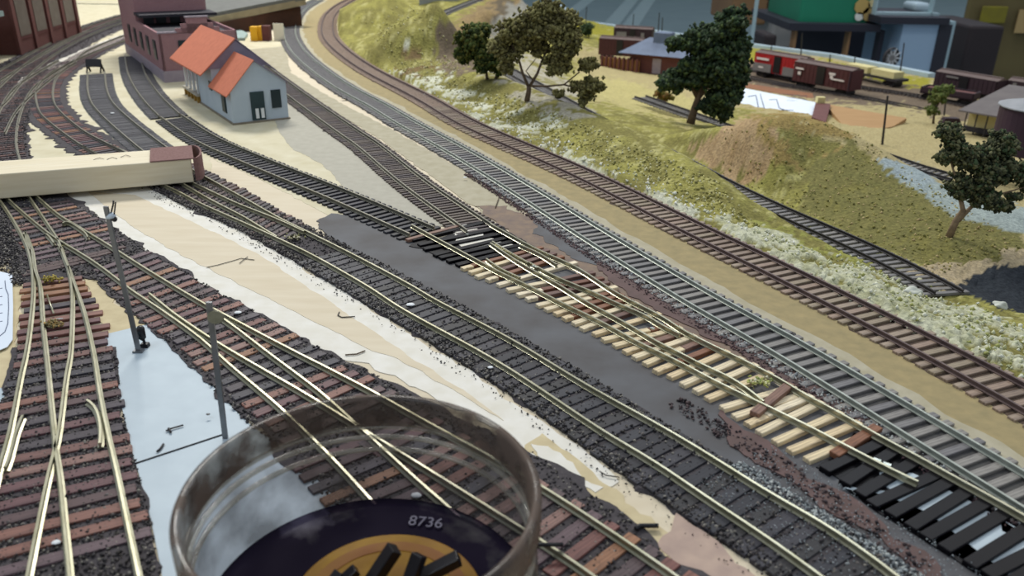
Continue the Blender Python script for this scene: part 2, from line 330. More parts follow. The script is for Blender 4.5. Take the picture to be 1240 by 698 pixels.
patch('plaster_dab', [(640, 535), (665, 540), (700, 566), (738, 590), (730, 596), (700, 580), (660, 558)], 0, .0006, M['white_paint'], amp=.0012)
patch('pink_ground_strip', [(795, 655), (830, 690), (880, 740), (960, 740), (905, 690), (850, 645), (815, 622)], 0, .0005, M['pink_tan'], amp=.0015)
patch('blue_painted_board', [(126, 405), (178, 393), (215, 425), (262, 473), (300, 512), (420, 600), (470, 660), (470, 760), (205, 760), (196, 690), (180, 620), (160, 545), (147, 490)], 0, .0005, M['blue_paint'], 'pale blue painted board between the tracks', amp=.0001)
patch('yellow_ground_wedge', [(104, 338), (118, 342), (145, 368), (178, 394), (126, 408), (116, 376)], 0, .0004, M['yellow_tan'], amp=.0012)
patch('tan_ground_edge', [(-60, 330), (14, 325), (28, 350), (24, 400), (10, 470), (-60, 476)], 0, .0004, M['yellow_tan'], amp=.001)
patch('blue_board_edge', [(-60, 474), (9, 470), (-4, 515), (-60, 520)], 0, .0005, M['blue_paint'], amp=.0002)
mb = MB(); a, b = G(163, 562, .0006), G(272, 526, .0006); mb.tube([a, b], .00035, 6); tag(mb.build('board_seam', M['iron']), None, None, None, 'structure')
patch('cement_pad', [(318, 112), (352, 118), (400, 158), (440, 186), (505, 236), (552, 276), (520, 272), (455, 245), (418, 228), (392, 200), (352, 178), (338, 160)], 0, .0003, M['cement'], 'grey cement pad beside the mid track', amp=.0006)
patch('cement_lane', [(300, 60), (345, 56), (352, 88), (400, 118), (480, 160), (560, 206), (620, 250), (655, 282), (620, 278), (585, 258), (520, 212), (460, 168), (400, 132), (330, 92)], 0, .00035, M['tan_road'], 'dusty lane between two tracks', amp=.0006)
def strip(name, A, B, z, m, label=None, amp=.0):
    n = 260; f = np.linspace(0, 1, n); ia = f * (len(A) - 1); ib = f * (len(B) - 1); r = np.random.default_rng(5)
    A2 = np.stack([np.interp(ia, np.arange(len(A)), A[:, k]) for k in (0, 1)], 1); B2 = np.stack([np.interp(ib, np.arange(len(B)), B[:, k]) for k in (0, 1)], 1)
    w = r.normal(0, 1, (n, 1)); w = (w + np.roll(w, 1, 0) + np.roll(w, 2, 0)) / 1.7; B2 = B2 + (A2 - B2) / (np.linalg.norm(A2 - B2, axis=1)[:, None] + 1e-9) * w * amp
    vs = [(*A2[i], z) for i in range(n)] + [(*B2[i], z) for i in range(n)]; mb = MB(); mb.add(vs, [(i, i + 1, n + i + 1, n + i) for i in range(n - 1)]); return tag(mb.build(name, m), label, None, None, 'structure')
def off_of(A, d):
    t, N = normals(A); s_ = -1 if N[5][0] > 0 else 1; B = A.copy(); B[:, :2] -= N * d * s_; return B
strip('tan_lane', off_of(t2_mid, .0125), off_of(t1_mid, -.0125), .0003, M['olive_road'], 'olive tan lane between the grey and the brown track')
strip('grey_lane_edge', off_of(t2_mid, .0125), off_of(t2_mid, .0215), .00045, M['tan_road'], None, .0012)
patch('sooty_ground', [(382, 268), (400, 258), (425, 262), (490, 290), (560, 300), (620, 296), (700, 332), (800, 386), (900, 440), (1000, 496), (1120, 562), (1240, 630), (1330, 690), (1330, 770), (1240, 770), (1100, 760), (1010, 695), (930, 640), (870, 596), (760, 545), (620, 452), (520, 392), (450, 342), (400, 300)], 0, .0005, M['soot'], 'sooty grey ground beside the black track', amp=.001)  # soot strip, carried on under the turnout to paint its tie gaps dark
patch('stained_ground', [(575, 248), (610, 250), (660, 272), (700, 298), (790, 350), (880, 400), (960, 450), (1040, 500), (1010, 505), (900, 440), (820, 400), (720, 340), (640, 296), (596, 268)], 0, .0006, M['brown_stain'], 'brown stained ground beside the unfinished turnout', amp=.0014)
patch('grey_stain', [(640, 262), (672, 266), (722, 300), (745, 325), (700, 315), (660, 290)], 0, .0008, M['soot'], amp=.0015)
patch('mud_strip', [(720, 318), (760, 330), (840, 380), (920, 425), (1000, 476), (1060, 512), (1040, 516), (960, 470), (880, 420), (800, 376), (740, 344)], 0, .001, M['mud'], amp=.0016)

def rails2(A, half, zt, m, root, off, prof=RAIL):
    t, N = normals(A)
    for s in (-1, 1):
        B = A.copy(); B[:, 0] += N[:, 0] * half * s; B[:, 1] += N[:, 1] * half * s
        rail_mesh(B, zt if zt is not None else A[:, 2] - .0022, prof).build('rail', m, root, off)
def flex_track(label, A, spacing, L, w, tiem, railm, group=None, h=.0018, keep=100, zt=TZ, jit=.0003):
    off = (float(A[0, 0]), float(A[0, 1]), 0); r = thing('railway_track', label, 'track', off, 0, group)
    rails2(A, .0088, zt, railm, r, off); ties_along(A, spacing, L, w, h, tiem, r, off, zt, keep, jit); return r
band(t1_mid, -.0138, .0138, 0, .0005, mat('brown_bed', '#5a4a3c', '#4c3e34', .9, scale=300, bump=.0004), 'track_bed', None)  # bed colour darkened to paint the shadow between the ties
band(t2_mid, -.0138, .0138, 0, .0005, mat('grey_bed', '#4e4d4a', '#413f40', .9, scale=300, bump=.0004), 'track_bed', None)  # dark bed colour also stands for shade in the tie gaps
band(t3_mid, -.0132, .0132, 0, .0005, mat('mid_bed', '#4a4440', '#3e3836', .9, scale=300, bump=.0004), 'track_bed', None)  # bed painted dark as well, for the shaded gaps
band(t4_mid, -.0132, .0132, 0, .0003, M['bed'], 'track_bed', None, amp=.0004)
flex_track('brown weathered model railway track running past the grassy bank', t1_mid, .0062, .031, .0035, M['tie_brown'], M['rail_brown'])
flex_track('grey model railway track splashed with whitish ballast, second from the grass', t2_mid, .0062, .031, .0034, M['tie_grey'], M['rail_green'])
flex_track('narrow brown track with fine close ties ending at the unfinished turnout', t3_mid, .0046, .030, .0024, M['tie_mid'], M['rail_grey'])
flex_track('black model railway track with close ties leading to the unfinished turnout', t4_mid, .0062, .030, .0033, M['tie_black'], M['rail_grey'])
for A, lab in ((t10_mid, 'short dark stub track end beside the brick building'), (t9_mid, 'dark stub track that ends at the black bumper')):
    band(A, -.0155, .0155, 0, .0012, M['bed_gray'], 'track_bed', None, amp=.0002)
    flex_track(lab, A, .0042, .0315, .0031, M['tie_flex'], M['rail_grey'])

# handlaid tracks -------------------------------------------------------------
def px_rails(root, off, m, lists, zt=TZ, step=.004, sm=3):
    for L in lists:
        A = pw(L, zt + .0021, step=step, sm=sm); rail_mesh(A, zt).build('rail', m, root, off)
def ladder(root, off, Lp, Rp, spacing, w, h, m, zt=TZ, jit=.0006, endj=.0012, mfun=None, wob=.0005):
    L = pw(Lp, zt, step=.002); R = pw(Rp, zt, step=.002)
    dl = np.r_[0, np.cumsum(np.linalg.norm(np.diff(L[:, :2], axis=0), axis=1))]; dr = np.r_[0, np.cumsum(np.linalg.norm(np.diff(R[:, :2], axis=0), axis=1))]
    n = int((dl[-1] + dr[-1]) / 2 / spacing)
    for i in range(n):
        f = (i + .5) / n; a = np.array([np.interp(f * dl[-1], dl, L[:, k]) for k in (0, 1)]); b = np.array([np.interp(f * dr[-1], dr, R[:, k]) for k in (0, 1)])
        u = (b - a) / np.linalg.norm(b - a); a = a + u * random.uniform(-endj, endj); b = b + u * random.uniform(-endj, endj)
        put_tie(a, b, zt, w * random.uniform(.85, 1.08) if False else w, h, m if mfun is None else mfun(f), root, off, wob)
def midpath(px): return pw(px, RZ, step=.005, sm=6)

# track in front of the sooty ground (T5), with its turnout and the yard lead (T8)
n5 = [(5 + 38, 118.8), (48.8, 136), (58.8, 146), (80, 162.5), (100, 176), (150, 203), (209, 228), (243.9, 246.4), (276.8, 261), (315.5, 278.4), (344.5, 292), (372.7, 305.4), (448, 348), (480, 369.4), (517.5, 390.6), (567.5, 417.5), (620, 448), (732.9, 523), (795.6, 560.6), (858.3, 603.3), (930, 651), (992.7, 696), (1045, 736)]
f5 = [(136, 176), (190, 200), (255.5, 231), (286.4, 245.5), (315.5, 257), (338, 266), (368, 280)]
f5s = [(200, 186), (235, 206), (257.4, 218.4), (296, 239.7), (340.6, 264.8), (367.7, 278), (422.9, 305.4), (503, 348), (522.5, 360), (620, 411), (711, 466), (815, 524), (870.8, 558), (930, 595), (1005, 638.4), (1085.5, 696), (1140, 742)]
l3 = [(176, 196), (215, 218), (253.5, 240.6), (276.8, 252.5), (296, 262.5), (318, 276), (335, 286)]
off5 = tuple(G(500, 365)); off5 = (off5[0], off5[1], 0)
t5 = thing('railway_track', 'black handlaid track with bright rails beside the long strip of sooty ground', 'track', off5)
px_rails(t5, off5, M['nickel'], [n5[4:], f5s, f5, l3])
m5 = midpath([(165, 198), (225, 224), (256, 240), (300, 257), (350, 281), (398, 307), (475, 349), (575, 405), (676, 465), (772, 530), (840, 572), (925, 625), (1010, 680), (1090, 740)])
band(m5, -.0148, .0155, 0, .0010, M['bed'], 'track_bed', None, amp=.0012)
d5 = np.r_[0, np.cumsum(np.linalg.norm(np.diff(m5[:, :2], axis=0), axis=1))]; cut = np.searchsorted(d5, .155)
ladder(t5, off5, [(168, 210), (200, 230), (236, 250), (262, 262), (300, 281), (334, 297)], [(222, 190), (245, 203), (262, 212), (300, 232), (345, 257), (376, 274)], .0056, .0034, .0018, M['tie_deep'])
ties_along(m5[np.searchsorted(d5, .235):], .0060, .033, .0047, .0018, M['tie_black'], t5, off5, TZ, 78, .0004)
# tie beds and ties of the yard lead
n8 = [(53.8, 90), (43.8, 106), (43, 118.8), (48.8, 136), (58.8, 146), (80, 162.5), (100, 176), (130, 193)]
f8 = [(88, 76), (70, 90), (63.8, 106), (65, 122.5), (72.5, 133.8), (86, 146), (105, 160), (136, 176), (165, 190)]
m8 = midpath([(150, 192), (118, 176), (95, 161), (73, 146), (61, 135), (54, 121), (54, 106), (64, 90), (90, 72), (124, 54), (178, 36), (215, 26)])
off8 = tuple(m8[0]); off8 = (off8[0], off8[1], 0)
t8 = thing('railway_track', 'curved yard track with reddish ties behind the sanding block', 'track', off8)
band(m8, -.0185, .0190, 0, .0009, M['bed'], 'track_bed', None, amp=.002)
px_rails(t8, off8, M['rail_grey'], [[(178, 40), (140, 52), (100, 68), (75, 80), (60, 88)] + n8[1:], [(182, 33), (150, 42), (124, 52), (100, 64)] + f8, [(92, 75), (77.4, 83), (44.5, 108.4), (19.4, 133.5), (5, 160)]])
ties_along(m8, .0062, .027, .0034, .0018, M['tie_stain'], t8, off8, TZ, 80, .0004)
# far yard tracks at the factory
yard = [([(8, 200), (3, 175), (9, 140.5), (28, 106), (50, 90), (80, 72)], 'dark yard track curving out from behind the sanding block', .0165),
        ([(-40, 150), (-8, 125), (18, 96), (55, 66), (100, 42), (150, 24), (215, 8)], 'dark yard track alongside the brick engine house', .030),
        ([(-60, 128), (-20, 102), (20, 78), (60, 56), (110, 32), (160, 16), (230, -2)], 'farthest yard track, close under the engine house wall', .024)]
for px, lab, wd in yard:
    A = midpath(px); band(A, -wd, wd, 0, .0008, M['bed'], 'track_bed', None, amp=.002)
    flex_track(lab, A, .0070, .028, .0034, M['tie_deep'], M['rail_grey'], keep=60)
    grains('ballast', offset_pts(A, 2500, -wd, wd, .0012), (.0006, .0012), ['#3a3638', '#4b4648', '#2c292c', '#5d5656'], 'dark grit ballast of the ' + lab.split(' ')[0] + ' yard track')
patch('white_yard_strip', [(48, 83), (85, 66), (130, 48), (180, 31), (180, 35), (135, 53), (95, 72), (62, 84)], 0, .0013, M['white_paint'], amp=.0012)
patch('white_yard_dab', [(18, 104), (28, 94), (44, 88), (38, 96), (28, 103)], 0, .0014, M['white_paint'], amp=.001)

# left turnouts (T6) and (T7)
off6 = tuple(G(80, 420)); off6 = (off6[0], off6[1], 0)
t6 = thing('railway_turnout', 'reddish-tied turnout with bright crossing rails beside the blue board', 'track', off6)
RL = [(-22, 216), (3, 246), (24, 280), (34, 302.6), (38.7, 326.8), (39.5, 350), (37, 381), (30.6, 426.5), (25, 450), (10, 525), (0, 560), (-20, 640), (-40, 720)]
CL = [(30.6, 280.8), (38, 301), (41.5, 325), (47, 341), (49, 357), (51, 387.7), (55.6, 431), (60, 475.4), (65, 525), (68, 552), (71.5, 573), (77.8, 636), (84, 698), (87, 735)]
CRr = [(82, 322), (86, 342.6), (87, 368), (83.9, 431), (80, 450), (70, 525), (64, 550), (57.7, 575.7), (45, 636), (32.6, 698), (25, 735)]
RR = [(25, 222), (40.3, 244.5), (56.5, 268.7), (71, 291.3), (77.4, 310.6), (83, 324), (90, 344), (100, 371.6), (106.5, 397), (113.7, 431), (120.4, 475.4), (130.4, 525), (140.5, 568), (150.5, 615.8), (168, 698), (176, 735)]
px_rails(t6, off6, M['nickel'], [RL, CL, CRr, RR, [(105, 484), (109, 485.4), (116.6, 495.5), (122, 522), (120.5, 537)], [(27, 503), (25, 507), (19, 523), (8.5, 562), (6, 566)], [(28, 284), (30.6, 279), (31, 288), (37, 302)]], step=.003, sm=2)
m6m = lambda f: M['tie_stain'] if f > .25 or random.random() < .4 else M['tie_deep']
ladder(t6, off6, [(27, 341), (26, 372), (22, 407), (14, 445), (4, 480), (-8, 520), (-22, 570), (-40, 640), (-62, 720)], [(98, 332), (112, 360), (127, 390), (134, 420), (139, 450), (146, 485), (155, 530), (168, 590), (184, 655)], .0079, .0046, .0020, M['tie_stain'])
off7 = tuple(G(230, 360)); off7 = (off7[0], off7[1], 0)
t7 = thing('railway_turnout', 'long reddish-tied turnout running from the sanding block to under the jar', 'track', off7)
patch('mud_strip', [(868, 500), (905, 522), (960, 556), (1040, 610), (1110, 668), (1150, 705), (1120, 705), (1060, 655), (980, 602), (920, 562), (870, 525)], 0, .0010, M['mud'], 'reddish cracked mud along the black track', amp=.0018)
gm = midpath([(820, 478), (900, 528), (960, 565), (1040, 618), (1120, 680)]); grains('dirt', offset_pts(gm, 480, -.005, .004, .0010), (.0003, .0011), ['#3a2f33', '#463839', '#2c2428', '#4f4244', '#5a4a4a'], 'dark crumbly dirt beside the black track near the wet ties', 'dirt')
P7 = [(-8, 222), (14.5, 244.5), (40.3, 267), (64.5, 286), (75.8, 293), (113, 315.9), (145, 339.7), (158, 350), (196.8, 375.8), (245, 411), (276.7, 440), (338, 492), (400, 552), (450, 606), (500, 662), (550, 730)]
S7 = [(35, 228), (53.2, 244.5), (72.6, 260.6), (96.8, 275), (133.9, 297.7), (180.6, 327.4), (248.4, 368), (274, 381.6), (346.8, 420), (438.7, 467), (520, 512), (600, 556), (655, 588), (740, 643), (820, 698), (870, 735)]
K1 = [(180.6, 354.8), (213, 380.6), (259.7, 412), (314.5, 444.5), (350, 464.7), (376, 480), (460, 532), (560, 594), (672, 665), (720, 698), (770, 735)]
K2 = [(268, 384), (285, 396), (322.6, 425), (366, 457.4), (390, 476), (464, 543), (510, 585), (552, 622), (640, 720)]
px_rails(t7, off7, M['nickel'], [P7, S7, K1, K2, [(76, 270), (77.4, 267), (84, 268.5), (90, 272), (104.8, 283), (106, 287)], [(56, 283), (61, 287.5), (65, 294)], [(72, 300), (76, 303), (70, 296)]], step=.003, sm=2)
ladder(t7, off7, [(5, 250), (12, 268), (20, 290), (32, 305), (40, 318)], [(75, 238), (100, 252), (125, 270), (138, 282), (153, 292)], .0072, .0040, .0020, M['tie_stain'])
ladder(t7, off7, [(42, 322), (27, 334)], [(158, 295), (112, 316)], .0060, .0040, .0020, M['tie_deep'])
ladder(t7, off7, [(113, 326), (125, 337), (150, 362), (172, 386), (200, 408), (235, 437), (262, 462), (306, 502), (345, 540)], [(176, 303), (201, 317.5), (240, 341), (275, 359), (312, 380), (347, 401), (378, 418), (433, 449), (487, 480)], .0072, .0044, .0020, M['tie_stain'])
mR = midpath([(470, 508), (560, 562), (650, 620), (745, 682), (840, 745)]); mL = midpath([(395, 535), (450, 590), (505, 650), (560, 720)])
ties_along(mR, .0072, .030, .0046, .0020, M['tie_stain'], t7, off7, TZ, 40, .0004); ties_along(mL, .0072, .029, .0044, .0020, M['tie_stain'], t7, off7, TZ, 25, .0004)
patch('ballast_bed', [(-60, 232), (80, 232), (112, 256), (150, 284), (180, 303), (245, 341), (312, 379), (375, 415), (440, 446), (520, 490), (600, 524), (650, 552), (700, 580), (760, 628), (830, 682), (880, 745), (470, 745), (440, 660), (415, 600), (340, 560), (303, 515), (262, 477), (216, 428), (178, 396), (148, 370), (120, 345), (98, 335), (28, 352), (24, 330), (10, 310), (-60, 300)], 0, .0009, M['bed'], 'dark ballast bed of the long turnout', amp=.0012)
patch('ballast_bed', [(20, 420), (140, 420), (147, 490), (160, 545), (180, 620), (200, 760), (-80, 760), (-30, 590), (0, 490), (10, 450)], 0, .0008, M['bed'], 'dark ballast bed of the turnout beside the blue board', amp=.0008)
patch('ballast_bed', [(30, 352), (100, 336), (118, 380), (136, 420), (20, 424)], 0, .0002, M['tan_road'], 'bare ground between loose ties', amp=.0008)
GR = ['#2a272a', '#3b373a', '#1f1d20', '#4b4649', '#2a272a', '#37332f', '#6c6663', '#8d8880']
def px_grains(poly, n, z, size, label, cols=GR):
    W_ = [G(x, y, z) for x, y in poly]; xs = [p.x for p in W_]; ys = [p.y for p in W_]; P = np.stack([RNG.uniform(min(xs), max(xs), n * 4), RNG.uniform(min(ys), max(ys), n * 4)], 1)
    ins = np.zeros(len(P), bool); k = len(W_)
    for i in range(k):
        a, b = W_[i], W_[(i + 1) % k]; c = ((a.y > P[:, 1]) != (b.y > P[:, 1])) & (P[:, 0] < (b.x - a.x) * (P[:, 1] - a.y) / (b.y - a.y + 1e-12) + a.x); ins ^= c
    P = P[ins][:n]; P = np.c_[P, z + RNG.normal(0, .00025, len(P))]; return grains('ballast', P, size, cols, label)
px_grains([(-60, 240), (78, 240), (112, 258), (180, 304), (312, 380), (375, 416), (440, 448), (360, 560), (303, 515), (216, 428), (148, 368), (115, 340), (60, 326), (28, 345), (-60, 300)], 13000, .0009, (.0004, .0010), 'black grit ballast of the turnout between sanding block and jar')
px_grains([(440, 446), (520, 490), (650, 552), (760, 628), (880, 745), (470, 745), (360, 560)], 6000, .0009, (.0004, .0009), 'black grit ballast of the turnout beyond and beside the jar')
px_grains([(30, 400), (140, 425), (147, 490), (160, 545), (180, 620), (200, 720), (-60, 720), (-20, 560), (0, 490)], 7500, .0009, (.0004, .0008), 'black grit ballast of the turnout beside the blue board')
px_grains([(-60, 262), (5, 262), (22, 300), (26, 345), (14, 345), (8, 320), (-60, 316)], 2500, .0013, (.0004, .001), 'black grit heaped at the edge beside the white paper')
g5 = np.r_[offset_pts(m5, 6500, -.0164, -.0105, .0012), offset_pts(m5, 5000, .0100, .0172, .0012), offset_pts(m5, 2500, -.009, .009, .0013)]
grains('ballast', g5, (.0004, .0009), GR, 'black grit ballast of the track beside the sooty ground')
A8 = midpath([(890, 556), (945, 590), (1020, 636), (1110, 695), (1160, 730)])
grains('grit', offset_pts(A8, 1500, -.020, .020, .0016), (.00015, .0004), ['#9aa3a8', '#b8c0c4', '#7c848a'], 'fine pale dust scattered over the black ties', 'grit')
grains('ballast', offset_pts(A8, 2600, -.0035, .0035, .0012), (.0003, .0008), ['#8f9699', '#b3babc', '#6a6f74', '#40444a', '#c9cdcb'], 'whitish grit along the black track near the wet black ties')
t2n = t2_mid[:int(len(t2_mid) * .24)]; sgn = 1 if normals(t2n)[1][5][0] < 0 else -1
grains('ballast', offset_pts(t2n, 2200, sgn * .0105, sgn * .0160, .0013), (.0003, .0008), ['#aeb3b4', '#8d9296', '#c3c6c4', '#6a6468', '#5a4a4a'], 'whitish grit splashed along the grey track')
grains('dirt', offset_pts(t2n, 2400, sgn * .0145, sgn * .0195, .0008), (.0004, .0009), ['#5b4347', '#4a363b', '#6d5553', '#3d3034'], 'reddish dirt crumbs along the grey track', 'dirt')
grains('grit', offset_pts(m5, 420, -.023, -.0160, .0007), (.0003, .0006), ['#2a272a'], 'stray black crumbs on the white painted strip', 'grit')

# the unfinished turnout (T4b) -------------------------------------------------
r4 = [(594, 270.8), (647.7, 300), (698, 323), (727, 341.6), (744.8, 353), (766, 364.5), (802, 383), (827, 399.4), (863.5, 418), (900, 435.6), (926.5, 449), (952, 463), (974, 477), (1002, 491.6), (1040, 513), (1063.5, 526.8), (1120.6, 557), (1132.6, 564), (1207, 604.8), (1240, 623.5), (1300, 660)]
r1 = [(498.4, 271.8), (554.5, 302), (589, 320.5), (606, 329.5), (640, 345.5), (664.2, 358), (681.6, 367), (720, 385), (740, 395.5), (764, 409), (778.7, 416.8), (800.6, 427), (829.7, 441.5), (868, 461.8), (929.7, 491.6), (953.9, 503.5), (978, 515), (1020, 537), (1058.7, 557), (1086, 571), (1112, 583)]
r3 = [(640, 317), (672, 334), (727, 357), (740, 363.5), (783.5, 382), (798, 391.6), (823, 404)]
r2 = [(594, 294), (622, 313), (640, 324), (672, 341.6), (713.5, 367), (740, 381), (774, 400.3), (798, 414.8), (820, 425), (844, 438), (868, 449), (892, 461), (925, 486)]
zt4 = .0022
off4 = tuple(G(780, 400)); off4 = (off4[0], off4[1], 0)
t4b = thing('railway_turnout', 'unfinished turnout with bare wooden ties and loose bright rails', 'track', off4)
for L in (r1, r2, r3, r4, [(589, 313), (606, 325), (630, 336)], [(629, 296), (652, 306), (674, 320)], [(596, 292), (612, 302), (640, 318)]):
    rail_mesh(pw(L, zt4 + .0021, step=.003, sm=3), zt4).build('rail', M['nickel'], t4b, off4)
for x, y, s in ((648, 323, .0035), (790, 398, .002), (566, 284, .0018), (1062, 558, .0025), (1074, 563, .0025)):
    p = G(x, y, zt4 + .0018); MB().box(p, (s, s * .6, .0006), Matrix.Rotation(-.6, 3, 'Z')).build('solder', mat('solder', '#c2c8c2', '#8a9088', .25, .8) if 'solder' not in bpy.data.materials else bpy.data.materials['solder'], t4b, off4)
near_b = [(498, 293), (506, 299), (514, 304), (523, 310), (532, 314), (542, 319), (551.6, 323)]
near_w = [(559.7, 328), (568, 332.5), (577, 338), (590, 342), (602, 348), (614, 354), (626, 360), (637.5, 365), (650, 372.6), (660, 377.6), (672, 383), (682, 389), (695, 395), (704, 401), (718, 407.7), (730, 415), (743, 421.5), (755.5, 429), (768, 436.5), (780.5, 444), (793, 453), (810.6, 460), (825.7, 469), (840.7, 478), (857, 486.7), (873, 496.7), (888, 508), (904, 517), (920, 528), (938, 539), (957, 550.6), (976, 559.4)]
near_k = [(997.7, 573), (1018, 588), (1038, 603), (1058, 616), (1078, 629.6), (1100.6, 643.4), (1120.6, 656), (1143, 671), (1168, 686), (1190, 700), (1215, 716), (1240, 732)]
R4W = pw(r4, zt4, step=.001)
pre = pw([(540, 246), (594, 270.8)], zt4, step=.001); R4E = np.r_[pre, R4W]
def foot(p):
    d = (R4E[:, 0] - p[0]) ** 2 + (R4E[:, 1] - p[1]) ** 2; return R4E[int(np.argmin(d))][:2]
for i, (x, y) in enumerate(near_b + near_w + near_k):
    nb, nw = len(near_b), len(near_w); a = np.array(G(x, y, zt4 - .0016))[:2]; q = foot(a); u = (q - a) / np.linalg.norm(q - a)
    if i < nb: put_tie(a, q + u * .001, .0020, .0040, .0020, M['tie_wet'], t4b, off4, .0006)
    elif i < nb + nw:
        j = i - nb; brown = (j in (0, 3, 7, 11)) ; ext = .0045 if j < 9 else .0015
        if j in (2, 6, 10, 13, 17, 20, 27) or brown:      # a pale end spliced to a brown piece
            k = .28 if not brown else .12
            m_ = a + (q + u * ext - a) * k; put_tie(a, m_, zt4, .0034, .0026, M['wood'], t4b, off4, .0002); put_tie(m_, q + u * ext, zt4 + .0001, .0034, .0026, M['wood_brown'] if j < 24 else M['wood'], t4b, off4, .0002)
        elif j < 20 and j % 2:
            m_ = a + (q + u * ext - a) * .62; put_tie(a, m_, zt4, .0034, .0026, M['wood'], t4b, off4, .0002); put_tie(m_, q + u * ext, zt4, .0034, .0026, M['wood_brown'], t4b, off4, .0002)
        else: put_tie(a, q + u * ext, zt4, .0034, .0026, M['wood'], t4b, off4, .0003)
    else: put_tie(a, q + u * .001, .0024, .0043, .0024, M['tie_wet'], t4b, off4, .0006)
put_tie(G(914, 502, .003), G(958, 466, .003), .0038, .0038, .0022, M['wood_brown'], t4b, off4); put_tie(G(1010, 549, .003), G(1062, 515, .003), .0030, .0040, .0022, M['wood_brown'], t4b, off4)
put_tie(G(492, 291, .002), G(558, 273, .002), .0024, .0030, .0018, M['wood_brown'], t4b, off4)
patch('board_and_glint_patch', [(1050, 604), (1088, 584), (1160, 598), (1240, 646), (1320, 690), (1320, 760), (1250, 722), (1180, 672), (1120, 632)], 0, .0013, M['blue_paint'], 'bare pale blue board showing between the wet black ties', amp=.003)
patch('board_and_glint_patch', [(546, 276), (562, 272), (590, 286), (622, 296), (618, 304), (590, 300), (560, 306), (548, 292)], 0, .0011, M['white_paint'], None, amp=.0018)  # white patch painting the glints between the upper black ties
patch('wet_black_ground', [(500, 296), (548, 285), (590, 262), (606, 276), (645, 300), (620, 312), (590, 330), (556, 322)], 0, .0009, M['tie_wet'], None, amp=.0012)
patch('wet_black_ground', [(992, 566), (1040, 528), (1120, 560), (1210, 612), (1300, 668), (1300, 780), (1240, 735), (1120, 655), (1050, 610)], 0, .0009, M['tie_wet'], None, amp=.0012)
# ------------------------------------------------------------------ scenery terrain beyond the brown track
ZY = -.12
E0 = .0
ctl = [(425, 10, 0), (434, 50, 0), (480, 88, 0), (540, 118, 0), (640, 163, 0), (740, 211, 0), (850, 260, 0), (960, 313, 0), (1080, 372, 0), (1240, 455, 0), (1330, 500, 0), (420, -10, 0),
 (470, 60, .002), (1050, 345, -.002), (1200, 420, -.003),
 # first hill and grassy ridge
 (440, 18, .020), (462, -2, .045), (500, 12, .050), (525, 44, .030), (490, 50, .022), (520, 84, .008), (1010, 310, -.012), (1090, 345, -.012), (1180, 392, -.008),
 # mound behind the valley track
 (1200, 276, -.027), (1240, 292, -.028), (1110, 322, -.024), (1160, 300, -.025), (1150, 287, -.025),
 (1170, 345, -.031), (1240, 330, -.032), (1240, 375, -.032), (1200, 360, -.032), (1290, 350, -.032),
 # low ground behind
 (700, 108, -.060), (745, 120, -.060), (800, 140, -.055), (785, 118, -.075), (838, 146, -.050), (868, 148, -.055), (720, 96, -.085), (800, 105, -.10),
 (1060, 178, -.080), (1085, 205, -.060), (1110, 214, -.055), (1180, 245, -.050), (1240, 270, -.045), (1300, 300, -.045), (1000, 130, -.105), (1120, 160, -.095), (1180, 200, -.075), (1240, 230, -.065),
 (700, 75, ZY), (760, 70, ZY), (820, 60, ZY), (900, 80, ZY), (960, 110, ZY), (1050, 120, ZY), (1120, 120, ZY), (1180, 140, ZY), (1240, 170, -.11), (1010, 75, ZY), (1120, 100, ZY), (1240, 115, ZY), (930, 60, ZY), (740, 40, ZY), (1300, 150, ZY),
 # top middle
 (600, 45, -.03), (640, 14, -.03), (590, 14, .012), (556, 26, .004), (620, 24, -.004), (575, 40, -.002), (650, 60, -.06), (670, 40, -.09), (545, 2, -.005), (620, -10, .01)]
pts = [np.array(G(*c)) for c in ctl]
for i in range(0, len(t11_mid), 8): pts.append(t11_mid[i] + np.array([0, 0, -.0035]))
t, N = normals(t11_mid)
for i in range(0, len(t11_mid), 12):
    for s in (-.014, .014): pts.append(np.array([t11_mid[i, 0] + N[i, 0] * s, t11_mid[i, 1] + N[i, 1] * s, t11_mid[i, 2] - .004]))
# the ground falls away behind the mound's crest
CP = np.array(pts); cc = .006
def rbf_fit(P):
    d = np.sqrt(((P[:, None, :2] - P[None, :, :2]) ** 2).sum(2) + cc * cc); A = np.block([[d + np.eye(len(P)) * 1e-3, np.c_[np.ones(len(P)), P[:, :2]]], [np.c_[np.ones(len(P)), P[:, :2]].T, np.zeros((3, 3))]])
    return np.linalg.solve(A, np.r_[P[:, 2], 0, 0, 0])
CW = rbf_fit(CP)
def pline(x, y, P):
    best = np.full(x.shape, 9.0); zz = np.zeros(x.shape); ws = np.zeros(x.shape)
    for a, b in zip(P[:-1], P[1:]):
        d = b[:2] - a[:2]; t_ = np.clip(((x - a[0]) * d[0] + (y - a[1]) * d[1]) / (d @ d), 0, 1); q = np.hypot(x - a[0] - t_ * d[0], y - a[1] - t_ * d[1])
        w_ = np.exp(-np.minimum(q / .02, 30)) + 1e-12; zz = zz + w_ * (a[2] + t_ * (b[2] - a[2])); ws = ws + w_; best = np.minimum(best, q)
    return best, zz / ws
MOUND = spline([tuple(G(*c)) for c in ((846, 176, -.012), (870, 159, .006), (905, 143, .019), (940, 135, .023), (980, 141, .019), (1020, 163, .008), (1060, 194, -.004), (1100, 226, -.014), (1150, 254, -.022))], .01)
BANK = spline([tuple(G(*c)) for c in ((520, 74, .010), (570, 83, .014), (620, 101, .014), (690, 130, .013), (740, 151, .013), (790, 178, .012), (845, 206, .010), (885, 243, .003), (915, 268, -.006), (960, 295, -.012))], .01)
T11L = t11_mid[::4]
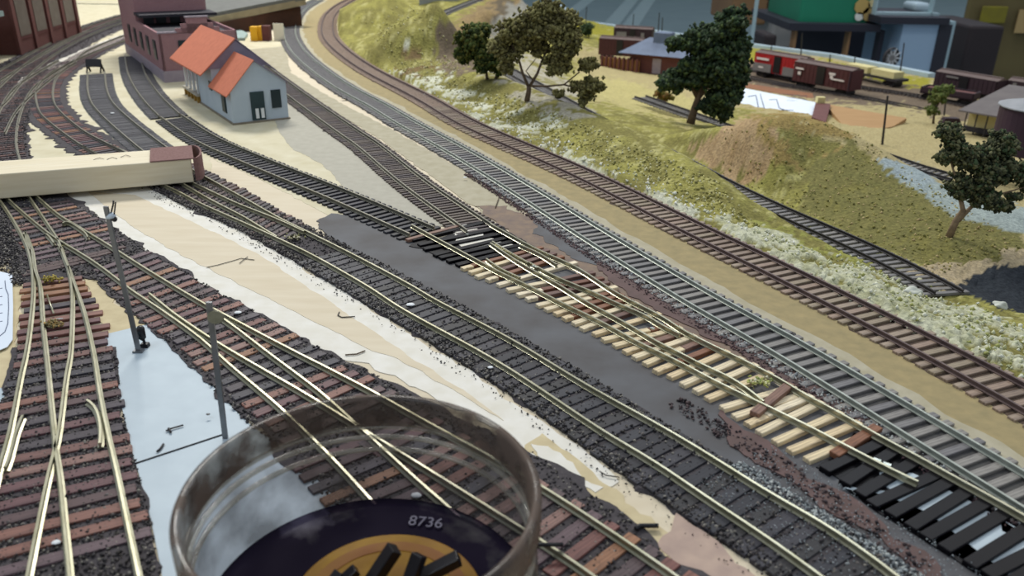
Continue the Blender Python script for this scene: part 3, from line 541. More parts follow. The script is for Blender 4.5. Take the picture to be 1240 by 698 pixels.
def terr(x, y):
    x = np.asarray(x, float); y = np.asarray(y, float); z = terr0(x, y); dt, zt_ = pline(x, y, T11L); kt = 1 - np.exp(-(np.maximum(dt - .014, 0) / .016) ** 2)
    d, zr = pline(x, y, MOUND); z = z + np.maximum(zr - z, 0) * np.exp(-(d / .072) ** 2) * kt
    d, zr = pline(x, y, BANK); z = z + np.maximum(zr - z, 0) * np.exp(-(d / .042) ** 2.2) * kt
    z = z * kt + (zt_ - .0040) * (1 - kt); z = z + sum(h_ * np.exp(-(((x - c_.x) / r_) ** 2 + ((y - c_.y) / (r_ * 1.1)) ** 2) ** 2.2) for c_, r_, h_ in HUMPS) * kt; e = (x - np.interp(y, T1S[:, 1], T1S[:, 0])); return np.where(e < .020, np.minimum(z, -.0006), z)
HUMPS = [(G(504, 74), .046, .026), (G(548, 70), .038, .021), (G(468, 34), .080, .022)]
T1S = t1_mid[np.argsort(t1_mid[:, 1])]
def terr0(x, y):
    x = np.asarray(x, float); y = np.asarray(y, float); z = np.zeros(x.shape)
    for i in range(len(CP)): z += CW[i] * np.sqrt((x - CP[i, 0]) ** 2 + (y - CP[i, 1]) ** 2 + cc * cc)
    return z + CW[-3] + CW[-2] * x + CW[-1] * y
def vnoise(x, y, s, seed=0):
    """smooth value noise"""
    x = x * s; y = y * s; xi = np.floor(x).astype(int); yi = np.floor(y).astype(int); fx = x - xi; fy = y - yi; fx = fx * fx * (3 - 2 * fx); fy = fy * fy * (3 - 2 * fy)
    h = lambda a, b: (np.sin(a * 127.1 + b * 311.7 + seed * 74.7) * 43758.5453) % 1
    return (h(xi, yi) * (1 - fx) + h(xi + 1, yi) * fx) * (1 - fy) + (h(xi, yi + 1) * (1 - fx) + h(xi + 1, yi + 1) * fx) * fy
far_px = [(640, -25), (676, 8), (700, 26), (790, 38), (925, 57), (1010, 68), (1125, 90), (1300, 118)]
FE = np.array([G(x, y, ZY) for x, y in far_px])
tx = np.tan(np.arctan(np.linspace(-.26, .86, 330))); ys = np.geomspace(.245, 3.4, 330)
YY, TT = np.meshgrid(ys, tx, indexing='ij'); XX = TT * YY
ZZ = terr(XX, YY)
def inpoly(px, py, poly):
    ins = np.zeros(px.shape, bool); n = len(poly)
    for i in range(n):
        a, b = poly[i], poly[(i + 1) % n]; ins ^= ((a[1] > py) != (b[1] > py)) & (px < (b[0] - a[0]) * (py - a[1]) / (b[1] - a[1] + 1e-12) + a[0])
    return ins
V = np.stack([XX, YY, ZZ - CH], 2); dd = V @ np.array(CF); PX = 620 + FPX * (V @ np.array(CR)) / dd; PY = 349 - FPX * (V @ np.array(CU)) / dd
n1 = vnoise(XX, YY, 60, 1); n2 = vnoise(XX, YY, 160, 2); n3 = vnoise(XX, YY, 420, 3); nz = .5 * n1 + .3 * n2 + .2 * n3
wx = (vnoise(XX, YY, 90, 5) - .5) * 16 + (vnoise(XX, YY, 300, 6) - .5) * 10; wy = (vnoise(XX, YY, 90, 7) - .5) * 12 + (vnoise(XX, YY, 300, 8) - .5) * 8
qx, qy = PX + wx, PY + wy
def cc_(h): return np.array(lin(h))
C = np.zeros(XX.shape + (3,)); g1, g2, g3 = cc_('#a19c58'), cc_('#847e4a'), cc_('#bcb67e')
w = np.clip((nz - .35) / .3, 0, 1)[..., None]; C[:] = g2 * (1 - w) + g1 * w; w = np.clip((n3 * n2 - .42) / .15, 0, 1)[..., None] * .8; C = C * (1 - w) + g3 * w
ZZ = ZZ + (nz - .5) * .0035
def zone(poly, ca, cb, raised=0, thr=None):
    global C, ZZ
    m = inpoly(qx, qy, poly)
    if thr is not None: m &= nz > thr
    k = np.clip(vnoise(XX, YY, 220, 11) * .7 + n3 * .3, 0, 1)[..., None]; col = cc_(ca) * k + cc_(cb) * (1 - k); C = np.where(m[..., None], col, C); ZZ = ZZ + m * raised * (.3 + n3)
zone([(700, 60), (1300, 60), (1300, 330), (1060, 190), (900, 128), (830, 150), (700, 118)], '#b9ac82', '#a89a70')                 # far dry field
zone([(690, 90), (760, 98), (838, 118), (866, 140), (840, 152), (760, 134), (700, 112)], '#c3b882', '#b0a670')
zone([(852, 66), (1130, 106), (1230, 140), (1180, 150), (1090, 128), (1000, 124), (900, 104), (850, 96)], '#7f7060', '#6c6054')   # yard floor
zone([(690, 24), (930, 62), (1130, 96), (1120, 108), (1000, 84), (870, 70), (740, 50), (690, 40)], '#a8a23a', '#918a3a')           # weeds at the far edge
zone([(560, 60), (640, 60), (700, 110), (720, 148), (660, 140), (590, 96)], '#b9b4a4', '#a39c88', thr=.45)
zone([(395, 60), (440, 84), (500, 104), (560, 128), (700, 188), (860, 262), (1000, 320), (1300, 470), (1300, 540), (900, 300), (600, 165), (440, 95)], '#dcdccb', '#b3b59a', .0008, .50)   # plaster rocks by the track
zone([(470, 60), (500, 58), (560, 104), (600, 118), (690, 150), (640, 160), (540, 118), (480, 92)], '#e2e2d2', '#c6c8ae', .0006, .52)
zone([(880, 262), (960, 290), (1050, 320), (1130, 352), (1180, 372), (1240, 402), (1300, 430), (1300, 520), (1150, 430), (960, 330), (860, 270)], '#d5d6c2', '#9c9c70', .0012, .44)
zone([(1000, 280), (1060, 312), (1100, 338), (1020, 320), (930, 280), (900, 262)], '#a3a45c', '#8d8c48', 0, .4)
zone([(835, 180), (870, 158), (905, 142), (945, 150), (940, 180), (930, 214), (900, 226), (866, 208)], '#c2a986', '#a78b66', 0, .25)  # bare sandy side of the mound
zone([(905, 138), (985, 136), (1030, 165), (1000, 210), (940, 196)], '#a8935f', '#8e7a4a', 0, .42)
zone([(1020, 170), (1240, 285), (1240, 320), (1140, 330), (1060, 300), (960, 250), (980, 200)], '#878050', '#757346', 0, .35)
zone([(1085, 330), (1135, 322), (1240, 305), (1300, 300), (1300, 325), (1180, 345), (1140, 352)], '#c2b194', '#a89878', .001)
zone([(1110, 206), (1160, 236), (1300, 262), (1300, 300), (1200, 276), (1140, 250), (1090, 222)], '#aab6b4', '#97a2a0')
zone([(1055, 190), (1130, 205), (1135, 225), (1100, 224)], '#aab6ba', '#98a6aa')
zone([(1158, 348), (1190, 330), (1240, 318), (1330, 310), (1330, 395), (1240, 380), (1195, 366)], '#3c4147', '#33373e')            # dark pond
zone([(530, 26), (566, 40), (582, 84), (545, 92), (528, 70)], '#857662', '#6e6254', 0, .2)
zone([(470, 60), (500, 64), (535, 84), (520, 96), (478, 84)], '#6e5c44', '#8a7650', 0, .5)
zone([(556, 20), (600, -6), (660, -6), (640, 30), (600, 44), (570, 44), (548, 36)], '#9a8660', '#7e6c54')
zone([(595, 0), (660, 0), (640, 24), (612, 40), (600, 30)], '#6e6454', '#5c5448', 0, .3)
zone([(625, 0), (672, -8), (650, 20), (605, 52), (588, 50)], '#9a9890', '#86847c')
Cw = C
keep_v = np.ones(XX.shape, bool)
fx = np.interp(XX, FE[:, 0], FE[:, 1]); beyond = (XX > FE[0, 0]) & (YY > fx); left = XX < np.vectorize(lambda y: 0.0)(YY) + np.interp(YY, *zip(*sorted([(p[1], p[0]) for p in t1_mid]))) + .007
drop = beyond | left | (YY > 3.2) | ((XX < FE[0, 0]) & (YY > 2.6))
idx = np.arange(XX.size).reshape(XX.shape); q = np.stack([idx[:-1, :-1], idx[:-1, 1:], idx[1:, 1:], idx[1:, :-1]], -1).reshape(-1, 4)
dr = drop.reshape(-1); q = q[~dr[q].any(1)]
used = np.unique(q); rm = -np.ones(XX.size, int); rm[used] = np.arange(len(used)); q = rm[q]
vv = np.stack([XX, YY, ZZ], 2).reshape(-1, 3)[used]
me = bpy.data.meshes.new('terrain'); me.from_pydata(vv.tolist(), [], q.tolist()); me.update(); me.polygons.foreach_set('use_smooth', [True] * len(me.polygons))
ca = me.color_attributes.new('Col', 'FLOAT_COLOR', 'POINT'); ca.data.foreach_set('color', np.c_[C.reshape(-1, 3)[used], np.ones(len(used))].reshape(-1))
M['terrain'] = mat_attr('terrain', .95, .38, 420, .0012, .1); me.materials.append(M['terrain'])
o = bpy.data.objects.new('terrain', me); link(o); tag(o, 'modelled grassy hills with white plaster rocks', None, None, 'structure')
def tz(x, y): return float(terr(np.array([x]), np.array([y]))[0])
def on_terrain(px, py):
    """point of the terrain seen at a picture position"""
    d = ray(px, py); t = .25
    while t < 4:
        p = Vector((0, 0, CH)) + d * t
        if p.z < tz(p.x, p.y): return p
        t += .002
    return Vector((0, 0, CH)) + d * 2
# grass turf tufts
def tufts(poly, n, cols, label, size=(.0012, .0028), z0=0):
    bx = [min(p[0] for p in poly), max(p[0] for p in poly), min(p[1] for p in poly), max(p[1] for p in poly)]
    fl = vv; PXv = PX.reshape(-1)[used]; PYv = PY.reshape(-1)[used]; m = inpoly(PXv, PYv, poly); ii = np.where(m)[0]; ii = RNG.choice(ii, n)
    P = fl[ii] + RNG.normal(0, .002, (n, 3)) * np.array([1, 1, 0.05]); return grains('turf', P + np.array([0, 0, z0]), size, cols, label, 'grass')
tufts([(430, 10), (520, 6), (560, 90), (700, 145), (860, 215), (920, 280), (800, 225), (640, 155), (480, 84)], 5200, ['#a6a054', '#8d8848', '#bab470', '#c9c69c', '#7a7642'], 'yellow-green turf on the bank beside the brown track', (.0006, .0017))
tufts([(930, 290), (1060, 318), (1180, 370), (1300, 430), (1300, 500), (1100, 385), (960, 320)], 900, ['#c3c6a6', '#d9dac8', '#9da05c', '#b6b88c'], 'pale turf and plaster crumbs beyond the brown track', (.0006, .0018))
tufts([(860, 160), (1000, 140), (1240, 300), (1130, 335), (960, 255), (880, 212)], 2600, ['#8a8440', '#9c9250', '#b3a070', '#6f6c34'], 'dry turf on the big mound', (.0006, .0016))
tufts([(400, 40), (440, 70), (560, 118), (760, 205), (960, 300), (940, 300), (740, 214), (540, 128), (420, 82)], 600, ['#e4e4d8', '#cfd0bc', '#b9bc9a', '#f0efe6'], 'white plaster crumbs edging the brown track', (.0006, .0018))

# valley track and others -----------------------------------------------------
flex_track('grey-brown track in the valley between the bank and the mound', t11_mid, .0062, .029, .0034, M['tie_grey'], M['iron'], keep=90, zt=None)
for px, z, lab in (([(775, 119), (800, 128), (868, 152), (920, 172)], -.052, 'grey track passing behind the dark green tree'), ([(1040, 182), (1060, 188), (1112, 206), (1160, 220)], -.056, 'upper of two short track pieces behind the mound'),
                   ([(1075, 203), (1095, 212), (1130, 222), (1170, 232)], -.052, 'lower of two short track pieces behind the mound')):
    A = pw(px, z, step=.006, sm=4); A[:, 2] = terr(A[:, 0], A[:, 1]) + .005 if False else z + .004
    flex_track(lab, A, .0075, .029, .0034, M['tie_grey'], M['iron'], keep=60, zt=None)
for k, (px, lab) in enumerate((([(905, 92), (960, 103), (1034, 115), (1120, 132)], 'yard track under the brown boxcar'), ([(880, 76), (960, 93), (1040, 104), (1130, 118), (1180, 128)], 'yard track under the flatcars'))):
    A = pw(px, ZY + .004, step=.008, sm=4); flex_track(lab, A, .0075, .029, .0034, M['tie_mid'], M['iron'], keep=40, zt=None)

# ------------------------------------------------------------------ trees
M['leaf_olive'] = mat_attr('leaf_olive', .9, .3, 300, 0, .1); M['bark'] = mat('bark', '#6b5a48', '#4a3d33', .9, scale=300, bump=.0006); M['bark_pale'] = mat('pale_bark', '#9a8468', '#6f5d4a', .9, scale=300, bump=.0006)
def tree(label, cat, base, trunk, clumps, cols, leaf=.0016, dens=1.0, bark='bark', name='model_tree', r0=.004):
    """trunk: list of polylines (local xyz, radii); clumps: (x, y, z, rx, ry, rz)"""
    r = thing(name, label, cat, base)
    if trunk:
        mb = MB()
        for pl, ra in trunk: mb.tube([p[:3] for p in pl], list(np.linspace(ra[0], ra[1], len(pl))), 8)
        mb.build('trunk', M[bark], r, smooth=True)
    P = []
    for x, y, z, rx, ry, rz in clumps:
        n = int(11e6 * dens * (rx * ry + ry * rz + rx * rz) * .55 / (leaf / .0016) ** 2); m = 26; d = RNG.normal(0, 1, (m, 3)); d /= np.linalg.norm(d, axis=1)[:, None]
        sc = d * (RNG.uniform(.25, .85, m))[:, None]; sr = RNG.uniform(.10, .24, m); k = RNG.integers(0, m, n)
        P.append((sc[k] + RNG.normal(0, 1, (n, 3)) * sr[k][:, None] * np.array([1, 1, .8])) * np.array([rx, ry, rz]) + np.array([x, y, z]))
    P = np.concatenate(P); o = grains('foliage', P, (leaf * .5, leaf), cols, None, None, parent=r)
    for k in ('label', 'category', 'kind'):
        if k in o: del o[k]
    o.data.materials.clear(); o.data.materials.append(M['leaf_olive']); return r
def tree_px(label, cat, bx, by, trunks, clumps, cols, **kw):
    """outline read off the picture: everything at the distance of the tree's foot"""
    b = kw.pop('at', None) or on_terrain(bx, by); s = (b.y * math.cos(PITCH) + (CH - b.z) * math.sin(PITCH)) / FPX; cv = math.cos(PITCH)
    lo = lambda x, y, dy=0: ((x - bx) * s, dy * s, (by - y) * s / cv)
    T = [([lo(*p) for p in pl], (ra[0] * s, ra[1] * s)) for pl, ra in trunks]
    K = [(*lo(x, y, dy), rx * s, (rx + ry) / 2 * s, ry * s) for x, y, dy, rx, ry in clumps]
    return tree(label, cat, b, T, K, cols, **kw)
OL = ['#7c7850', '#66623c', '#8e8a5c', '#56523a', '#807a52']; DK = ['#34422f', '#2a3828', '#42523a', '#56663e', '#243028', '#3a4c34', '#4c5844']; GY = ['#55583f', '#434635', '#686a4c', '#353a2e', '#77775a', '#4a5a40']
tree_px('olive spreading tree with forked trunk on the grassy bank', 'tree', 640, 123, [([(638, 123), (640, 112), (640, 106)], (3.4, 2.6)), ([(640, 108), (632, 92), (626, 74), (618, 62)], (2, .7)), ([(640, 108), (650, 92), (656, 76), (664, 60)], (2, .8)), ([(640, 106), (662, 106), (682, 104), (700, 90)], (1.5, .7)), ([(682, 104), (700, 108), (712, 116)], (1, .5)), ([(645, 100), (636, 90), (648, 76)], (1, .4))],
    [(656, 38, 0, 36, 23), (684, 56, 0, 24, 27), (622, 58, 5, 24, 22), (640, 46, 0, 22, 18), (672, 82, -4, 16, 18), (652, 66, 8, 14, 12), (604, 66, 0, 14, 14), (710, 82, 0, 12, 10), (714, 106, 0, 16, 14), (696, 106, 4, 8, 6), (706, 122, 0, 6, 8), (612, 84, 4, 10, 10), (676, 114, 2, 7, 6)], OL, leaf=.0030, dens=1.3)
tree_px('dense low olive bush left of the spreading tree', 'bush', 590, 96, [([(590, 96), (588, 82)], (2, 1)), ([(600, 96), (606, 80)], (2, 1))], [(572, 56, 4, 20, 18), (590, 72, 0, 20, 20), (562, 70, 6, 12, 12), (606, 82, 0, 12, 12), (584, 44, 8, 12, 8)], ['#4d5a30', '#3c4826', '#606a3a', '#2f3a22', '#6d6c3a'], leaf=.0032, dens=1.3, name='model_bush')
tree_px('tall dark green broadleaf tree with thick trunk', 'tree', 838, 150, [([(836, 150), (838, 138), (842, 122), (846, 100)], (5.5, 3)), ([(842, 122), (856, 104), (868, 84)], (3, 1)), ([(842, 122), (826, 100), (818, 84)], (3, 1))],
    [(872, 42, 0, 24, 17), (856, 56, 4, 24, 16), (884, 68, 0, 17, 18), (836, 62, 0, 24, 16), (812, 66, 4, 18, 10), (858, 88, -6, 32, 22), (834, 96, 0, 26, 20), (812, 104, 6, 18, 14), (870, 116, -4, 22, 20), (856, 128, 0, 18, 14), (876, 134, 0, 12, 14), (884, 100, 0, 16, 18), (852, 76, -4, 22, 16), (800, 108, 0, 9, 8)], DK, leaf=.0042, dens=1.5)
tree_px('grey-green tree with pale forked trunk beside the dark pond', 'tree', 1150, 287, [([(1149, 288), (1153, 268), (1158, 256), (1150, 240)], (4.6, 2.6)), ([(1155, 268), (1164, 256), (1176, 240)], (3.4, 1.6)), ([(1150, 244), (1140, 220), (1126, 196)], (2, .8)), ([(1172, 244), (1200, 236), (1226, 228)], (1.6, .6))],
    [(1120, 170, 0, 14, 14), (1132, 186, 2, 16, 14), (1122, 198, 0, 14, 10), (1154, 196, 0, 24, 20), (1184, 184, 4, 22, 18), (1172, 214, -4, 26, 18), (1146, 226, 0, 18, 14), (1196, 210, 0, 18, 18), (1222, 212, 4, 16, 14), (1232, 226, 0, 14, 12), (1178, 240, -4, 20, 14), (1200, 250, 0, 14, 8), (1150, 236, 0, 12, 8), (1214, 240, 0, 12, 6)], GY, leaf=.0022, dens=1.1, bark='bark_pale')
for bx, by, cl, lab in ((1130, 150, [(1128, 118, 0, 12, 10), (1138, 112, 0, 10, 8), (1124, 134, 0, 9, 8)], 'small spindly green tree near the tan shed'),):
    tree_px(lab, 'tree', bx, by, [([(bx, by), (bx - 2, by - 14), (bx + 4, by - 32)], (1.6, .8))], cl, ['#5e6a3a', '#4c5a30', '#70784a'], leaf=.004, dens=.6)
tree_px('small round dark green bush at the far edge', 'bush', 713, 46, [([(713, 46), (713, 40)], (1, .6))], [(712, 36, 0, 8, 8), (706, 38, 0, 5, 6)], ['#3a4a34', '#2d3c2c', '#49563a'], leaf=.004, name='model_bush')
tree_px('small dark bush beside the upper grey track', 'bush', 660, 14, [([(660, 14), (660, 8)], (1, .6))], [(662, 4, 0, 8, 8)], ['#3a4a34', '#2d3c2c', '#49563a'], leaf=.005, name='model_bush')
tree_px('low scrub clump between two field tracks', 'bush', 800, 126, [], [(806, 118, 0, 9, 6), (798, 114, 0, 7, 5)], ['#7a5c38', '#5e5030', '#6b6636'], leaf=.004, dens=.8, name='model_bush')
# boulders of white plaster
def rock(px, py, s, lab):
    p = on_terrain(px, py); b = bmesh.new(); bmesh.ops.create_icosphere(b, subdivisions=3, radius=1)
    for v in b.verts: v.co = Vector((v.co.x * s * 1.2, v.co.y * s, v.co.z * s * .8)) * (1 + .25 * math.sin(v.co.x * 3 + px) * math.cos(v.co.y * 4 + v.co.z * 3 + py))
    me = bpy.data.meshes.new('plaster_rock'); b.to_mesh(me); b.free(); me.materials.append(M['rock']); me.polygons.foreach_set('use_smooth', [True] * len(me.polygons))
    o = bpy.data.objects.new('plaster_rock', me); link(o); o.location = (p.x, p.y, p.z + s * .1); return tag(o, lab, 'rock')
M['rock'] = mat('plaster_rock', '#d8dad2', '#aeb2a0', .9, scale=200, bump=.001)
rock(1104, 357, .0042, 'white plaster rock on the slope below the dark pond'); rock(1210, 372, .0036, 'white plaster rock at the pond edge'); rock(1203, 390, .003, 'small white rock under the pond edge rock')
# ------------------------------------------------------------------ model buildings
def rz_of(a, b): return math.atan2(b.y - a.y, b.x - a.x)
M['house_wall'] = mat('house_wall', '#bcc9d2', '#aebcc6', .7, scale=60); M['orange_roof'] = mat('orange_roof', '#d67f60', '#c97456', .75, scale=200)
M['lilac'] = mat('grey_roof', '#8d8492', '#7d7584', .75, scale=120); M['dark_glass'] = mat('dark_glass', '#1c2b30', '#25363a', .3, scale=100); M['white_trim'] = mat('white_trim', '#dfe3e4', None, .6)
M['dark_door'] = mat('dark_door', '#1f3438', '#2a4044', .5, scale=100); M['yellow_wood'] = mat('yellow_wood', '#a8843a', '#8c6a2c', .8, scale=200); M['house_base'] = mat('house_base', '#8c8474', '#7a7264', .8, scale=200)
M['brick'] = mat_brick('brick', '#9c7074', '#8a6064', '#b09898', 1.2); M['brick_dark'] = mat_brick('brick_dark', '#6e3c34', '#5c322c', '#7e6058', 1.0)
M['stone_base'] = mat('stone_base', '#a89ca4', '#968a94', .8, scale=150); M['tar_roof'] = mat('tar_roof', '#23222a', '#2e2c34', .7, scale=100); M['pale_roof'] = mat('pale_green_roof', '#9db0aa', '#8da09c', .7, scale=40)
M['pane_grey'] = mat('pane_grey', '#6a625a', '#5a4e46', .4, scale=120); M['soft_brown'] = mat('soft_brown', '#6a3d38', '#5a322f', .7, scale=120)
A_, B_ = G(283.5, 151.8), G(350, 144.3); rz = rz_of(A_, B_)
h = thing('model_house', 'small pale blue model house with two orange roof slopes', 'building', A_, rz)
Wd = .0492
def gable_prism(mb, x0, x1, y0, y1, z0, ze0, ze1, xr, zr):
    return mb.poly([(x0, y0, z0), (x1, y0, z0), (x1, y0, ze1), (xr, y0, zr), (x0, y0, ze0)], (0, y1 - y0, 0))
mb = MB(); gable_prism(mb, 0, Wd, 0, .055, .001, .0285, .0335, .0225, .0530); gable_prism(mb, 0.0, Wd, .0551, .106, .001, .040, .040, .0245, .0640); mb.build('walls', M['house_wall'], h)
MB().bx(-.001, Wd + .001, -.001, .107, 0, .0018).build('foundation', M['house_base'], h)
def roof_slab(xa, za, xb, zb, y0, y1, th, m, nm, par):
    mb = MB(); mb.poly([(xa, y0, za), (xb, y0, zb), (xb, y0, zb + th), (xa, y0, za + th)], (0, y1 - y0, 0)); return mb.build(nm, m, par)
tag(roof_slab(-.0042, .0245, .0225, .0532, -.002, .0545, .0010, M['orange_roof'], 'roof', h), 'small orange roof slope'); roof_slab(.0225, .0532, .0505, .0325, -.002, .0545, .0010, M['lilac'], 'roof', h)
tag(roof_slab(-.0100, .0345, .0245, .0645, .0535, .168, .0012, M['orange_roof'], 'roof', h), 'large orange roof slope'); roof_slab(.0245, .0645, .0590, .0345, .0535, .168, .0012, M['lilac'], 'roof', h)
MB().poly([(-.004, .0548, .040), (.0535, .0548, .040), (.0245, .0548, .0637)], (0, -.0006, 0)).build('gable_siding', M['lilac'], h)
d = MB().bx(.0165, .0285, -.0010, .0004, .0025, .0270).build('door', M['dark_door'], h)
for x in (.0197, .0245): MB().bx(x, x + .0028, -.0014, -.0009, .004, .0125).build('door_panel', M['white_trim'], d)
def window(par, x, y, z, w, hh, axis='x', trim=None, glass=None, nm='window'):
    t = .0012; mb = MB()
    if axis == 'x': f = MB().bx(x - w / 2 - t, x + w / 2 + t, y - .0008, y + .0004, z - t, z + hh + t)
    else: f = MB().bx(x - .0008, x + .0004, y - w / 2 - t, y + w / 2 + t, z - t, z + hh + t)
    f = f.build(nm, trim or M['dark_glass'], par)
    if axis == 'x': mb.bx(x - w / 2, x + w / 2, y - .0011, y - .0006, z, z + hh)
    else: mb.bx(x - .0011, x - .0006, y - w / 2, y + w / 2, z, z + hh)
    mb.build('pane', glass or M['dark_glass'], f); return f
window(h, .0392, 0, .0125, .0062, .0135); window(h, 0, .0225, .0085, .0095, .0140, 'y'); window(h, 0, .062, .0215, .006, .0055, 'y')
for y in (.112, .127, .142, .157):
    MB().bx(-.0005, .0015, y, y + .002, .008, .037).build('porch_post', M['white_trim'], h)
MB().bx(-.003, Wd, .107, .163, .0065, .0085).build('porch_floor', M['cement'], h); MB().bx(.024, Wd, .1065, .163, .0085, .040).build('back_room', M['house_wall'], h)
for y in (.108, .120, .132, .144, .156): MB().bx(-.0025, .0005, y, y + .003, 0, .0066).build('pile', M['yellow_wood'], h)
# brick building
A_, B_ = G(200.5, 100.3), G(240, 97.2); rz = rz_of(A_, B_)
b = thing('brick_building', 'purplish brick two-storey building with stepped parapet behind the orange-roofed house', 'building', A_, rz)
BW, BD = .082, .245
MB().bx(-.001, BW + .001, -.001, BD, 0, .012).build('foundation', M['stone_base'], b)
mb = MB(); mb.bx(0, BW, 0, .0025, .012, .051); mb.bx(0, .0025, 0, .13, .012, .051); mb.bx(BW - .0025, BW, 0, .13, .012, .051)
for x0, x1, z in ((.018, .064, .0555), (.024, .058, .060), (.030, .052, .066)): mb.bx(x0, x1, 0, .0025, .05, z)
mb.bx(0, BW, .13, BD, .012, .098); mb.build('walls', M['brick'], b)
mb = MB(); mb.bx(.0026, BW - .0026, .0026, .13, .042, .0475); mb.build('flat_roof', M['tar_roof'], b)
MB().bx(-.002, BW + .002, .128, BD + .002, .098, .101).build('roof', M['pale_roof'], b)
MB().bx(-.001, BW + .003, .092, .132, .058, .0610).build('awning', M['tar_roof'], b)
MB().bx(-.0008, .019, -.0008, .003, .051, .0525).build('parapet_cap', M['stone_base'], b); MB().bx(.029, .053, -.0008, .003, .066, .0675).build('parapet_cap', M['stone_base'], b)
window(b, .026, 0, .020, .012, .022); window(b, .058, 0, .020, .012, .022)
for x in (.012, .034, .056, .074): window(b, x, .13, .0790, .009, .013, trim=M['stone_base'])
for x in (.014, .028, .044, .062): window(b, x, .13, .0465, .009, .008)
for y in (.03, .07, .11, .15, .19): window(b, 0, y, .022, .012, .018, 'y')
# engine house
A_, B_ = G(25, 67), G(96, 42); rz = rz_of(A_, B_); L_ = (B_ - A_).length
e = thing('engine_house', 'dark red brick engine house with tall windows at the yard corner', 'building', A_, rz)
mb = MB(); mb.bx(0, L_, 0, .003, 0, .130); mb.bx(0, .003, 0, .26, 0, .075); mb.bx(L_ - .003, L_, 0, .26, 0, .130); mb.poly([(0, 0, .075), (0, .26, .075), (0, .13, .11)], (.003, 0, 0)); mb.build('walls', M['brick_dark'], e)
nb = 4
for i in range(nb):
    x = L_ * (i + .5) / nb; f = MB().bx(x - L_ / nb * .36, x + L_ / nb * .36, -.0012, .001, .018, .076).build('window', M['soft_brown'], e)
    MB().bx(x - L_ / nb * .31, x + L_ / nb * .31, -.0018, -.0008, .022, .073).build('pane', M['pane_grey'], f)
for i in range(nb + 1): MB().bx(L_ * i / nb - .004, L_ * i / nb + .004, -.003, .001, 0, .082).build('pilaster', M['brick_dark'], e)
MB().bx(-.003, L_ + .003, -.004, .001, .082, .088).build('string_course', M['stone_base'], e)
mb = MB(); mb.poly([(-.06, -.03, .100), (-.06, .13, .135), (-.06, .13, .138), (-.06, -.03, .103)], (.065, 0, 0)); mb.build('roof', M['pale_roof'], e)
MB().bx(-.20, -.03, .02, .10, 0, .05).build('side_shed', M['brick_dark'], e); MB().bx(-.21, -.02, .0, .11, .05, .056).build('shed_roof', M['pale_roof'], e)
p = G(6, 66); t = thing('loading_frame', 'yellow-brown frame standing beside the engine house', 'frame', p)
for x in (-.006, .006): MB().bx(x - .0015, x + .0015, -.0015, .0015, 0, .022).build('post', M['yellow_wood'], t)
MB().bx(-.0075, .0075, -.0015, .0015, .019, .022).build('beam', M['yellow_wood'], t)
# bumper on the stub
a, c = G(108, 88), G(122, 88); r = thing('track_bumper', 'black track bumper standing at the end of the stub track', 'bumper', (a + c) / 2, rz_of(a, c))
for x in (-.0075, .0075): mb = MB(); mb.tube([(x, -.004, 0), (x, .002, .009)], .0010, 6); mb.tube([(x, .008, 0), (x, .002, .009)], .0012, 6); mb.build('leg', M['black'], r)
MB().box((0, .001, .0105), (.0165, .003, .0085), Matrix.Rotation(-.35, 3, 'X')).build('plate', M['black'], r)
# road bridge and the gap under it
Yb = 1.36
def beam(px0, py0, px1, py1, Y0, Y1, hgt, dep):
    a, b = AT(px0, py0, Y0), AT(px1, py1, Y1); mb = MB(); d = (b - a); n = Vector((-d.y, d.x, 0)).normalized() * dep
    return mb.add([a, b, b + n, a + n, a - Vector((0, 0, hgt)), b - Vector((0, 0, hgt)), b + n - Vector((0, 0, hgt)), a + n - Vector((0, 0, hgt))], [(0, 1, 2, 3), (7, 6, 5, 4), (0, 4, 5, 1), (1, 5, 6, 2), (2, 6, 7, 3), (3, 7, 4, 0)])
M['deck'] = mat('bridge_deck', '#70716c', '#62635f', .8, scale=80); M['fascia_brown'] = mat('fascia_brown', '#4a2c1c', '#3a2216', .8, scale=60); M['side_tan'] = mat('bridge_side', '#a39678', '#8f8468', .8, scale=80)
g0 = AT(255, 19, 1.30); br = thing('track_bridge', 'grey topped bridge with brown fascia beyond the brick building', 'bridge', g0)
o3 = tuple(g0)
beam(252, 17, 372, -6, 1.30, 1.42, .007, .16).build('deck', M['deck'], br, o3); beam(254, 21.5, 370, -2, 1.298, 1.418, .010, .006).build('side_panel', M['side_tan'], br, o3)
beam(268, 27, 364, 8, 1.305, 1.420, .030, .010).build('girder', M['fascia_brown'], br, o3)
for dy in (-5, -9, -14): beam(250, 17 + dy, 372, -6 + dy, 1.33 - dy * .008, 1.45 - dy * .008, .002, .004).build('bridge_rail', M['white_trim'] if dy == -9 else M['rail_grey'], br, o3)
q = G(258, 34); MB().bx(-.0, .001, 0, .001, 0, .001)
patch('sloped_board', [(262, 22), (300, 40), (296, 46), (268, 46), (258, 34)], .0, .004, M['pale_roof'], 'pale board beside the bridge opening', amp=0)
for k, (px, w, m, lab) in enumerate(((308, 8, 'y', 'yellow upright block under the bridge, beside the orange one'), (322, 9, 'o', 'orange brown upright block under the bridge'), (315, 6, 'y', 'narrow yellow upright block under the bridge between two others'), (337, 12, 'w', 'white sheet propped under the bridge opening'))):
    p = G(px, 50); sc = p.y / 1000; hgt = {'y': .020, 'o': .021, 'w': .024}[m]
    mm = {'y': M.setdefault('yel', mat('bright_yellow', '#e8b020', None, .6)), 'o': M['soft_brown'], 'w': M.setdefault('wsheet', mat('white_sheet', '#f0ead2', None, .7))}[m]
    o = MB().bx(-w * sc / 2, w * sc / 2, 0, .012 if m != 'w' else .002, 0, hgt).build('shim_block' if m != 'w' else 'paper_sheet', mm); o.location = (p.x, p.y + k * .002, 0); tag(o, lab, 'block' if m != 'w' else 'paper')
